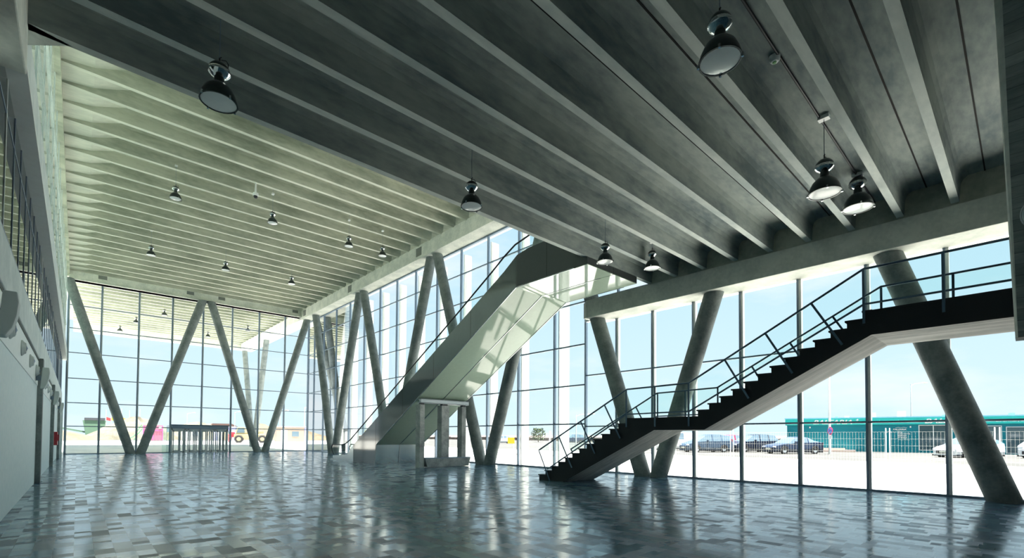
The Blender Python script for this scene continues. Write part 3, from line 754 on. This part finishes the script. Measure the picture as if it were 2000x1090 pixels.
hw = MB()
random.seed(3)
y = -20
while y < 420:
    x = 104 + random.uniform(-.6, .6); hw.prism([(x, -.2), (x, 1.6+random.uniform(-.15, .1)), (x+1.2, 2.15), (x+6, 2.25), (x+6, -.2)], y, y+6.2, 'y'); y += 6
tag(hw.build('harbour_wall', stone), 'long low pinkish harbour wall along the waterfront, far beyond the glass', 'sea wall', kind='thing')
rb = MB(); random.seed(5)
for k in range(240):
    y = random.uniform(0, 260); x = 99+random.uniform(-2, 3.5); r = random.uniform(.2, .55)
    rb.add([(x-r, y, .3), (x, y-r, .3), (x+r, y, .3), (x, y+r, .3), (x+r*.2, y, .3+r*1.2)], [(0, 1, 4), (1, 2, 4), (2, 3, 4), (3, 0, 4)])
tag(rb.build('rubble', sand2), 'pale rubble strewn along the foot of the harbour wall', 'rubble', kind='stuff')
MB().add([(106, -300, .2), (3000, -300, .2), (3000, 3000, .2), (106, 3000, .2)], [(0, 1, 2, 3)]).build('sea', mat('sea_water', (.10, .28, .36), .2), kind='structure')

# ------------------------------------------------------------------ ferry office
bd = thing('harbour_office', 'long low teal ferry office with turquoise lettered fascia beyond the car park', 'building', (55.2, 17.3, .38), math.atan2(-16.95, 3.65))
MB().box(0, 26, 0, 9, 0, 2.95).build('building_wall', teal, bd)
MB().box(-.15, 26.2, -.2, 9.2, 2.66, 3.34).build('fascia', teal_hi, bd, bevel=.02)
MB().box(-.2, 26.2, -.24, 9.24, 3.30, 3.40).build('roof_edge', mat('light_blue_trim', (.25, .62, .78), .5), bd)
def text(body, x, z, size, mt, parent, shear=0, bold=0.0, name='lettering', y=-.235, sx=1):
    c = bpy.data.curves.new(name, 'FONT'); c.body = body; c.size = size; c.extrude = .012; c.shear = shear; c.offset = bold
    c.materials.append(mt); o = bpy.data.objects.new(name, c); COL.objects.link(o); o.parent = parent
    o.location = (x, y, z); o.rotation_euler = (math.pi/2, 0, 0); o.scale = (sx, 1, 1)
    bpy.context.view_layer.update()
    me = bpy.data.meshes.new_from_object(o.evaluated_get(bpy.context.evaluated_depsgraph_get()))
    n = bpy.data.objects.new(name, me); COL.objects.link(n); n.parent = parent; n.location = o.location; n.rotation_euler = o.rotation_euler; n.scale = o.scale
    bpy.data.objects.remove(o); return n
lm_ = white_m; pale = mat('pale_blue_lettering', (.55, .85, .85), .5)
for x in (2.3, 10.95, 19.6):
    text('BALEARIA', x, 2.76, .56, lm_, bd, .35, .012, sx=1.32)
    text('+', x+3.55, 2.98, .4, lm_, bd, .2, .01)
for x in (7.05, 15.6): text('en el mar, te damos +', x, 2.84, .36, pale, bd, .1, 0, sx=.98)
text('BALEARIA', 8.72, 2.12, .20, lm_, bd, .2, .006, y=-.02, sx=1.1)
MB().tube([(8.9, -.02, 2.33), (9.1, -.02, 2.39), (9.3, -.02, 2.34), (9.5, -.02, 2.39), (9.75, -.02, 2.33)], .018, 6).build('wave_emblem', lm_, bd)
text('Dénia', 8.2, 1.90, .19, lm_, bd, 0, .006, y=-.02); text('<->', 8.72, 1.90, .15, lm_, bd, 0, .003, y=-.02)
for i, w in enumerate(('Ibiza', 'Formentera', 'Mallorca', 'Menorca')): text(w, 9.06, 1.90-.17*i, .19, lm_, bd, 0, .006, y=-.02)
text('Eurolíneas Marítimas', 9.08, 1.18, .13, pale, bd, 0, .0, y=-.02, sx=.8)
office_glass = mat('dark_office_window', (.05, .10, .12), .08, spec=.7)
def office_window(x0, x1, z0, z1, n, frm):
    f = MB(); t = .06
    f.box(x0, x1, -.06, .02, z1-t, z1).box(x0, x1, -.06, .02, z0, z0+t)
    for k in range(n+1):
        xx = x0+(x1-x0)*k/n; f.box(xx-t/2, xx+t/2, -.06, .02, z0, z1)
    w = f.build('office_window', frm, bd)
    MB().box(x0, x1, -.02, .01, z0, z1).build('pane', office_glass, w)
office_window(10.6, 12.6, .25, 2.6, 2, white_m)
office_window(13.1, 16.0, .1, 2.5, 3, alu)
office_window(16.3, 22.0, .1, 2.4, 5, alu)
for x in (2.05, 6.9, 10.0): MB().box(x-.05, x+.05, -.04, 0, 2.35, 2.5).build('wall_lamp', alu_white, bd)
for i, (x, w, h, mt) in enumerate(((4.3, .22, .12, 'light_blue_trim'), (5.15, .38, .18, None), (7.25, .5, .45, None), (9.45, .62, .55, None), (12.5, .25, .12, 'light_blue_trim'), (13.6, .9, .25, None), (16.9, .3, .2, 'light_blue_trim'))):
    MB().box(x-w/2, x+w/2, 1, 1.6, 3.34, 3.42+h).build('roof_unit', MATS[mt] if mt else alu_white, bd)
kb = MB().box(1.2, 5.8, -1.6, -.02, -.1, .18).box(1.6, 5.0, -1.1, -.02, .18, .34)
kb.build('entrance_step', mat('pinkish_step', (.55, .38, .32), .8), bd)

# ------------------------------------------------------------------ cars
tyre = mat('tyre_rubber', (.015, .015, .017), .7); hubm = mat('alloy_hub', (.62, .64, .66), .3, metal=.7)
lampm = mat('headlamp_glass', (.75, .8, .85), .1); platem = mat('number_plate', (.8, .8, .7), .4); trimd = mat('dark_car_trim', (.02, .02, .025), .5)
wing_glass = mat('tinted_window', (.10, .15, .19), .06, spec=.8)
PROF = {  # station: x, hood/belt height, roof height, half width factor
 'sedan': [(0, .52, .55, .80), (.15, .66, .68, .92), (.55, .74, .78, .97), (1.25, .84, .90, 1), (1.95, .93, 1.38, 1), (2.3, .94, 1.44, 1), (2.42, .94, 1.45, 1), (3.0, .95, 1.42, 1), (3.1, .95, 1.41, 1), (3.75, .98, 1.12, 1), (4.3, .96, .99, .97), (4.5, .88, .90, .90)],
 'mpv':   [(0, .58, .60, .80), (.12, .74, .76, .93), (.5, .84, .88, .98), (.95, .95, 1.00, 1), (1.75, 1.0, 1.52, 1), (2.3, 1.0, 1.62, 1), (2.42, 1.0, 1.63, 1), (3.2, 1.02, 1.61, 1), (3.3, 1.02, 1.60, 1), (3.95, 1.04, 1.52, 1), (4.2, 1.02, 1.1, .98), (4.3, .8, .85, .93)],
 'hatch': [(0, .52, .54, .80), (.12, .66, .68, .92), (.5, .75, .80, .97), (1.05, .88, .93, 1), (1.8, .95, 1.42, 1), (2.2, .96, 1.47, 1), (2.32, .96, 1.48, 1), (3.0, .98, 1.45, 1), (3.1, .98, 1.44, 1), (3.75, 1.02, 1.3, 1), (4.05, 1.0, 1.05, .97), (4.15, .75, .8, .93)],
 'van':   [(0, .62, .64, .82), (.12, .85, .88, .94), (.5, 1.0, 1.06, .98), (.8, 1.1, 1.2, 1), (1.5, 1.15, 1.78, 1), (2.1, 1.15, 1.86, 1), (2.22, 1.15, 1.87, 1), (3.1, 1.15, 1.87, 1), (3.25, 1.15, 1.87, 1), (4.4, 1.15, 1.84, 1), (4.6, 1.1, 1.6, .99), (4.65, .7, .8, .97)]}
def car(kind, colour, label, loc, rz, sc=1.0, metal=.35):
    c = thing('car', label, 'car', loc, rz, 'parked cars'); c.scale = (sc, sc, sc)
    pm = mat('car_paint_' + '_'.join('%02d' % int(v*99) for v in colour), colour, .25, metal=metal, spec=.6)
    P = PROF[kind]; hw_ = .88; body = MB(); gl = MB()
    rows = []
    for x, b, r, w in P:
        wr = hw_*w*(.98 if r-b < .12 else .78); h = hw_*w
        rows.append([(x, -h*.93, .20), (x, -h, .45), (x, -h*.985, b), (x, -wr, r-.03 if r-b > .12 else r-.01), (x, -wr*.6, r), (x, wr*.6, r), (x, wr, r-.03 if r-b > .12 else r-.01), (x, h*.985, b), (x, h, .45), (x, h*.93, .20)])
    n = 10
    for i in range(len(rows)-1):
        x0, b0, r0, _ = P[i]; x1, b1, r1, _ = P[i+1]
        cab0, cab1 = r0-b0 > .12, r1-b1 > .12
        pillar = (x1-x0) < .2
        for k in range(n):
            q = [rows[i][k], rows[i][(k+1) % n], rows[i+1][(k+1) % n], rows[i+1][k]]
            tgt = body
            if k in (2, 6) and cab0 and cab1 and not pillar: tgt = gl
            if (cab0 != cab1) and k in (2, 3, 4, 5, 6): tgt = gl
            if kind == 'van' and x0 > 3.0 and k in (2, 6): tgt = body
            tgt.add(q, [(0, 1, 2, 3)])
    body.add(rows[0], [tuple(range(n))]); body.add(rows[-1], [tuple(range(n))])
    body.build('car_body', pm, c, smooth=True)
    g = gl.build('windows', wing_glass, c, smooth=True)
    Ln = P[-1][0]; rw = .32 if kind != 'van' else .34
    for x in (.82, Ln-.85):
        for s in (-1, 1):
            w = MB(); prf = [(rw*.6, -.10), (rw*.95, -.10), (rw, -.07), (rw, .07), (rw*.95, .10), (rw*.6, .10)]
            w.lathe(prf, n=22)
            wh = w.build('wheel', tyre, c, smooth=True); wh.location = (x, s*(hw_-.08), rw); wh.rotation_euler = (math.pi/2, 0, 0)
            hbm = MB().lathe([(0, .075*-s), (rw*.6, .085*-s), (rw*.62, .05*-s)], n=22)
            hb = hbm.build('hub', hubm, wh, smooth=True)
            a = MB(); seg = 14; ro = rw+.07
            a.add([(x+ro*math.cos(math.pi*k/seg), s*(hw_+.004), rw+ro*math.sin(math.pi*k/seg)) for k in range(seg+1)], [tuple(range(seg+1))])
            a.build('wheel_arch', trimd, c)
    for s in (-1, 1):
        MB().box(.02, .30, s*.62-.16, s*.62+.16, P[1][1]-.14, P[1][1]-.01).build('headlamp', lampm, c, bevel=.03)
        MB().box(1.75, 1.92, s*.93-.07, s*.93+.07, P[4][1]+.0, P[4][1]+.13).build('mirror', pm, c, bevel=.02)
        MB().box(Ln-.12, Ln-.0, s*.66-.13, s*.66+.13, .75, .95).build('tail_lamp', red_m, c)
    MB().box(-.03, .1, -.5, .5, .30, .52).build('grille', trimd, c, bevel=.02)
    MB().box(-.05, -.03, -.26, .26, .38, .49).build('number_plate', platem, c)
    MB().box(.1, Ln-.1, -.86, .86, .14, .24).build('sill', trimd, c)
    return c
H_ = math.radians(150)      # local +x runs rearward, so the nose points the other way
def put(kind, colour, label, cx_, cy_, rz_deg, sc=1.0, z=.36, metal=.35):
    L_ = PROF[kind][-1][0]*sc; a = math.radians(rz_deg)
    return car(kind, colour, label, (cx_-math.cos(a)*L_/2, cy_-math.sin(a)*L_/2, z), a, sc, metal)
put('sedan', (.03, .05, .10), 'dark navy saloon car parked in front of the teal office', 44.3, 13.5, -33)
put('mpv', (.02, .03, .06), 'black people carrier behind the navy saloon car', 46.6, 17.6, -33, 1.03)
put('hatch', (.40, .015, .07), 'bright pinkish-red hatchback half hidden behind the grey-blue car', 47.2, 20.1, -33, 1.1)
put('mpv', (.06, .10, .16), 'grey-blue people carrier parked beside the red car', 42.0, 19.9, -33)
put('van', (.82, .84, .84), 'white van parked behind the slanted column and the stair', 45.6, 25.0, -33, .98, metal=0)
put('sedan', (.55, .60, .65), 'silver car parked farthest along the row, seen under the stair flight', 39.4, 27.8, -33, .95)
put('hatch', (.82, .85, .88), 'white hatchback parked in front of the office windows', 46.8, 3.0, -33, 1.0, z=.34, metal=0)
put('van', (.80, .84, .88), 'white van cut off by the edge of the view, right of the white hatchback', 49.3, -1.3, -33, 1.0, metal=0)
put('sedan', (.8, .82, .84), 'small white car parked far off near the harbour wall', 62.5, 71.3, -25, 1.1, z=.38, metal=0)
put('mpv', (.08, .10, .16), 'dark car parked far off, seen just above the foot of the stair', 73.1, 61.9, -25, 1.1, z=.5)

# ------------------------------------------------------------------ site fence
galv = mat('galvanised_tube', (.74, .76, .74), .5)
concfoot = mat('concrete_block', (.5, .48, .42), .9)
XF = 27.3
pan0 = None; k = 0
fy = -6.1
feet = []
while fy < 26:
    if pan0 is None:
        pan0 = thing('mesh_fence_panel', '', 'fence panel')
        fr = MB()
        fr.tube([(0, .06, 0), (0, .06, 1.9)], .021, 8); p_ = fr.build('fence_post', galv, pan0, smooth=True)
        MB().tube([(0, 3.42, 0), (0, 3.42, 1.9)], .021, 8).build('fence_post', galv, pan0, smooth=True)
        w = MB()
        for i in range(28): yy = .12+i*.12; w.box(-.0015, .0015, yy-.0015, yy+.0015, .2, 1.72)
        for z in (.2, .5, .8, 1.1, 1.4, 1.72): w.box(-.002, .002, .06, 3.42, z-.002, z+.002)
        w.build('wire_mesh', galv, pan0); o = pan0
    else: o = copy_tree(pan0)
    o.location = (XF, fy, gz(XF, 0)+.09); tag(o, 'wire mesh site fence panel on the paving, %s from the camera end' % ORD[k], 'fence panel', 'wire mesh fence panels')
    feet.append(fy+3.48); fy += 3.5; k += 1
ft0 = None
for i, y in enumerate(feet):
    if ft0 is None:
        o = ft0 = MB().prism([(-.34, 0), (.34, 0), (.30, .13), (-.30, .13)], -.11, .11, 'y').build('fence_foot', concfoot, bevel=.01)
    else: o = ft0.copy(); COL.objects.link(o)
    o.location = (XF, y, gz(XF, 0)); tag(o, 'concrete foot block under the mesh fence, %s from the camera end' % ORD[i], 'fence foot', 'fence foot blocks', 'thing')
yw = mat('yellow_sign', (.35, .28, .012), .6, spec=.2)
ys_ = thing('yellow_sign_board', 'yellow notice board on a post with a block foot beyond the tall glass', 'sign', (26.5, 28.7, .13))
MB().tube([(0, 0, 0), (0, 0, 1.5)], .025, 8).build('post', galv, ys_)
MB().box(-.03, -.01, -.1, .72, .95, 1.45).build('board', yw, ys_)
MB().box(-.3, .3, -.1, .1, 0, .08).build('foot_block', concfoot, ys_)
y2 = thing('yellow_sign_board', 'small yellow and blue notice seen between the slanted columns above the escalator foot', 'sign', (30.0, 63.0, .0))
MB().tube([(0, 0, .1), (0, 0, 2.4)], .04, 8).build('post', galv, y2)
MB().box(-.05, -.02, -.5, .5, 1.3, 2.4).build('board', yw, y2)
MB().box(-.05, -.02, -.5, .5, .85, 1.3).build('lower_board', mat('blue_sign', (.1, .3, .6), .5), y2)

# ------------------------------------------------------------------ street lamps and posts
def street_lamp(loc, h, arm, label, rz=0, arm2=None):
    l = thing('street_lamp', label, 'street lamp', loc, rz, 'street lamps')
    MB().tube([(0, 0, 0), (0, 0, h*.5), (0, 0, h)], [.10, .08, .055], 10).build('lamp_post', galv, l, smooth=True)
    MB().tube([(0, 0, h-.3), (arm*.3, 0, h), (arm, 0, h+.12)], .04, 8).build('lamp_arm', galv, l, smooth=True)
    MB().lathe([(0, -.05), (.12, -.04), (.14, .0), (.10, .08), (0, .11)], n=14).build('lamp_head', mat('cream_lamp_head', (.8, .74, .55), .4), l, smooth=True, loc=(arm+.25, 0, h+.12)).scale = (2.6, 1, 1)
    return l
street_lamp((77.7, 10.1, .38), 8.3, 1.4, 'street lamp rising behind the roof of the teal office', -.8)
l = street_lamp((45.65, 11.13, .36), 9.6, 1.2, 'tall street lamp post in front of the teal office carrying a round sign', -2.2)
l['group'] = 'street lamps'
sg = thing('round_road_sign', 'round red and blue no-parking sign on the lamp post by the office', 'road sign', (45.55, 11.03, 1.95))
def disc(r, t, mt, par, nm, x):
    o = MB().lathe([(0, 0), (r, 0), (r, t), (0, t)], n=24).build(nm, mt, par, smooth=True); o.rotation_euler = (0, -math.pi/2, 0); o.location = (x, 0, 0); return o
sg.rotation_euler = (0, 0, -.75)
disc(.33, .02, mat('sign_red', (.75, .03, .15), .4), sg, 'sign_rim', -.05).location = (-.05, 0, .33)
disc(.23, .02, mat('sign_blue', (.1, .25, .7), .4), sg, 'sign_face', -.07).location = (-.07, 0, .33)
bb = MB().beam((-.1, -.16, .49), (-.1, .16, .17), .05, .02).build('sign_bar', MATS['sign_red'], sg)
MB().box(-.07, -.05, -.24, .24, -.32, -.03).build('sign_plate', white_m, sg)
for i, (x, y, h, nm) in enumerate(((18.75, 132, 6.2, 'above the left part of the porch'), (27, 125, 6.6, 'above the right part of the porch'), (33, 112, 6.6, 'right of the entrance porch'), (33.5, 98, 6.9, 'between the right-hand V columns'), (39, 86, 6.6, 'near the glass corner'))):
    street_lamp((x, y, .5), h, 1.3, 'thin distant street lamp through the end glass, ' + nm, -.7)
for i, (x, y, h) in enumerate(((60, 50, 5.0),)):
    street_lamp((x, y, .38), h, 2.6, 'street lamp with yellow head seen between the first stair flight and the window', -.6)

# ------------------------------------------------------------------ beyond the end wall
def mound(name, cx_, cy_, rx, ry, h, mt, label, seed, pw=1.0):
    random.seed(seed); m = MB(); nr, na = 9, 28
    m.v.append((cx_, cy_, .4+h)); m_ = []
    for i in range(1, nr+1):
        t = i/nr
        for k in range(na):
            a = k*2*math.pi/na; jj = 1+random.uniform(-.07, .07)
            zz = .35 + h*max(0, (1-t))**pw*(1+random.uniform(-.10, .08))
            m.v.append((cx_+rx*t*jj*math.cos(a), cy_+ry*t*jj*math.sin(a), zz if i < nr else .3))
    for k in range(na): m.f.append((0, 1+k, 1+(k+1) % na)); m.m.append(0)
    for i in range(nr-1):
        for k in range(na): m.f.append((1+i*na+k, 1+(i+1)*na+k, 1+(i+1)*na+(k+1) % na, 1+i*na+(k+1) % na)); m.m.append(0)
    o = m.build(name, mt, smooth=True); return tag(o, label, 'earth mound', 'earth mounds', 'thing')
mound('earth_mound', -4.5, 120, 10, 7, 2.6, sand, 'tan earth mound at the far left beyond the end glass', 11)
mound('earth_mound', 9.5, 130, 9, 7, 5.2, sand2, 'large pale gravel mound behind the first V of columns', 12, .7)
mound('earth_mound', 22, 140, 14, 7, 4.6, sand2, 'wide pale mound behind the entrance porch', 13, .8)
mound('earth_mound', 35, 135, 12, 7, 4.4, sand, 'tan mound behind the loading vehicle', 14, .9)
ct = thing('shipping_container', 'pinkish-magenta shipping container seen between a slanted column and the porch', 'container', (8.0, 99, .62), -.1)
pinkm = mat('magenta_container', (.30, .11, .17), .6, spec=.2)
m = MB().box(0, 2.7, 0, 6, .1, 2.6)
m.build('container_body', pinkm, ct)
for i in range(7): MB().box(.1+i*.39-.06, .1+i*.39+.06, -.05, 0, .3, 2.4).build('corrugation', pinkm, ct)
for x in (.0, 1.3, 2.6): MB().box(x, x+.1, -.09, -.0, .1, 2.6).build('door_post', mat('dark_magenta', (.5, .08, .28), .5), ct)
MB().box(0, 2.7, -.09, 0, 1.7, 1.78).build('lock_bar', MATS['dark_magenta'], ct)
MB().box(2.1, 2.5, -.1, -.05, 2.1, 2.4).build('white_label', white_m, ct)
greenm = mat('dull_green_paint', (.17, .29, .19), .6)
gt = thing('screening_machine', 'green earth screening machine with long conveyor by the left mound', 'machine', (1.5, 150, .6))
MB().prism([(.0, .8), (3.2, .8), (3.6, 4.4), (-.6, 4.4)], 0, 3, 'y').build('hopper', greenm, gt)
MB().box(-.3, 3.4, -.1, 3.1, 4.4, 5.0).build('hopper_top', mat('dark_grey_steel', (.10, .11, .12), .6), gt)
MB().beam((0, 1.5, 1.6), (-8, 1.5, 3.4), .9, .35).build('conveyor', greenm, gt)
MB().beam((-3, 1.5, 0), (-5.5, 1.5, 2.8), .15, .15).beam((-5, 1.5, 0), (-3.5, 1.5, 2.2), .15, .15).build('conveyor_leg', MATS['dark_grey_steel'], gt)
for x in (.6, 2.6): MB().lathe([(0, -.25), (.5, -.25), (.5, .25), (0, .25)], n=18).build('wheel', tyre, gt, loc=(x, -.1, .5)).rotation_euler = (math.pi/2, 0, 0)
flagc = [(.7, .1, .1), (.75, .55, .1), (.7, .2, .25), (.5, .1, .15), (.7, .3, .2)]
for i, (x, c_) in enumerate(((6.0, 0), (7.1, 1), (8.2, 2), (9.4, 3), (11.2, 4), (13.6, 0))):
    fp = thing('flagpole', 'white flagpole with small faded flag, %s from the left of the row' % ORD[i], 'flagpole', (x, 178, .6), 0, 'row of flagpoles')
    MB().tube([(0, 0, 0), (0, 0, 8.2+(.5 if i % 2 else 0))], .07, 8).build('pole', white_m, fp)
    g = MB(); W2 = 6
    for a in range(W2+1): xx = a*.2; yy = .08*math.sin(a*1.4); g.v += [(xx, yy, 5.2-.05*a), (xx, yy, 6.1-.07*a)]
    for a in range(W2): g.f.append((2*a, 2*a+2, 2*a+3, 2*a+1)); g.m.append(0)
    g.build('flag', mat('flag_%d' % 1 if i % 2 else 'flag_red', flagc[c_], .8), fp)
tl = thing('telehandler', 'cream and red loading vehicle parked beyond the right-hand columns', 'vehicle', (17.6, 86.5, .45), -.25)
creamm = mat('cream_vehicle_paint', (.28, .25, .15), .5)
MB().box(1.0, 5.4, -1.0, 1.0, .75, 1.35).build('chassis', creamm, tl, bevel=.05)
MB().prism([(1.2, 1.35), (2.6, 1.35), (2.5, 2.5), (1.5, 2.5)], -.5, .6, 'y').build('cab', creamm, tl, bevel=.04)
MB().prism([(1.35, 1.6), (2.5, 1.6), (2.42, 2.35), (1.6, 2.35)], -.53, -.5, 'y').build('cab_window', wing_glass, tl)
MB().beam((5.2, 0, 1.7), (.4, 0, 1.2), .35, .35).build('boom', creamm, tl)
MB().prism([(-.5, .1), (.6, .1), (.7, 1.0), (.2, 1.4)], -1.1, 1.1, 'y').build('bucket', mat('tool_red', (.35, .03, .05), .5), tl)
MB().box(.5, 1.1, -.5, .5, .9, 1.7).build('boom_head', MATS['tool_red'], tl)
for x in (1.7, 5.0):
    for s in (-1, 1):
        wh = MB().lathe([(0, -.2), (.25, -.22), (.55, -.22), (.62, -.1), (.62, .15), (.5, .2), (0, .2)], n=20).build('wheel', tyre, tl, smooth=True); wh.location = (x, s*1.05, .6); wh.rotation_euler = (math.pi/2*s, 0, 0)
        MB().lathe([(0, -.24), (.3, -.235), (.32, -.2)], n=16).build('hub', creamm, wh)
cabs = [(26.3, 91, 4.6, 2.6, (.28, .22, .18), 'long tan container behind the loading vehicle'),
        (31.5, 92, 3.8, 2.7, (.84, .84, .80), 'white site cabin right of the tan container'),
        (36.0, 96, 4.2, 2.7, (.19, .20, .19), 'grey site cabin with a large opening'),
        (41.3, 98, 3.4, 2.5, (.86, .86, .84), 'white site cabin nearest the glass corner'),
        (14.5, 108, 3.2, 2.5, (.86, .86, .82), 'white site cabin seen through the porch doors on the left'),
        (19.0, 104, 3.6, 2.6, (.84, .84, .80), 'white site cabin seen through the porch doors on the right')]
for i, (x, y, w, h, c_, lab) in enumerate(cabs):
    cb = thing('site_cabin', lab, 'cabin', (x, y, .6), -.15, 'cabins on the building site')
    c_ = tuple(v*.55 if v > .8 else v for v in c_); cm = mat('cabin_paint_%s' % 'abcdef'[i], c_, .6)
    MB().box(0, w, 0, 2.4, 0, h).build('cabin_wall', cm, cb)
    MB().box(-.08, w+.08, -.08, 2.48, h, h+.12).build('cabin_roof', alu, cb)
    MB().box(w*.55, w*.8, -.04, 0, .9, 1.8).build('cabin_window', wing_glass, cb)
    MB().box(w*.15, w*.38, -.04, 0, .05, 2.0).build('cabin_door', alu_white, cb)
tr = thing('shed_roof_building', 'low building with a faint red roof behind the porch', 'building', (27.5, 160, .6))
MB().box(0, 7.5, 0, 6, 0, 3.6).build('building_wall', mat('pale_wall', (.30, .28, .25), .8), tr)
MB().prism([(-.4, 3.6), (7.9, 3.6), (6.2, 4.5), (1.4, 4.5)], -.3, 6.3, 'y').build('roof', mat('faint_red_roof', (.20, .12, .10), .8), tr)
def bush(x, y, z, h, r, n, label, seed):
    random.seed(seed); m = MB()
    for k in range(n):
        a = random.uniform(0, 6.28); rr = r*math.sqrt(random.random()); zz = h*(.15+.85*random.random()); s_ = random.uniform(.18, .34)*h/3
        rr *= 1.1-abs(zz/h-.55); c = Vector((x+rr*math.cos(a), y+rr*math.sin(a), z+zz)); d1 = Vector((random.uniform(-1, 1), random.uniform(-1, 1), random.uniform(-.3, 1))).normalized()*s_; d2 = d1.cross(Vector((random.random(), random.random(), random.random()))).normalized()*s_*.35
        m.add([c-d1, c+d2, c+d1, c-d2], [(0, 1, 2, 3)])
    t = thing('palm_bush', label, 'tree', (0, 0, 0))
    m.build('foliage', mat('dusty_green_leaf', (.10, .14, .07), .8), t)
    MB().tube([(x, y, z), (x, y, z+h*.5)], .12, 8).build('stem', mat('brown_stem', (.25, .18, .12), .9), t)
bush(86, 84, .5, 3.4, 1.9, 420, 'small dusty green tree against the harbour wall beyond the glass', 9)
hose = MB().tube([(7.2, 104, .7), (7.6, 104, 1.6), (8.4, 104, 2.8), (8.2, 104, 3.4), (7.7, 104, 2.4), (7.2, 104, 1.4), (6.3, 104, .8)], .07, 6).build('green_hose', mat('bright_green', (.12, .6, .2), .5), smooth=True)
tag(hose, 'looped green hose hanging before the gravel mound left of the container', 'hose', kind='thing')
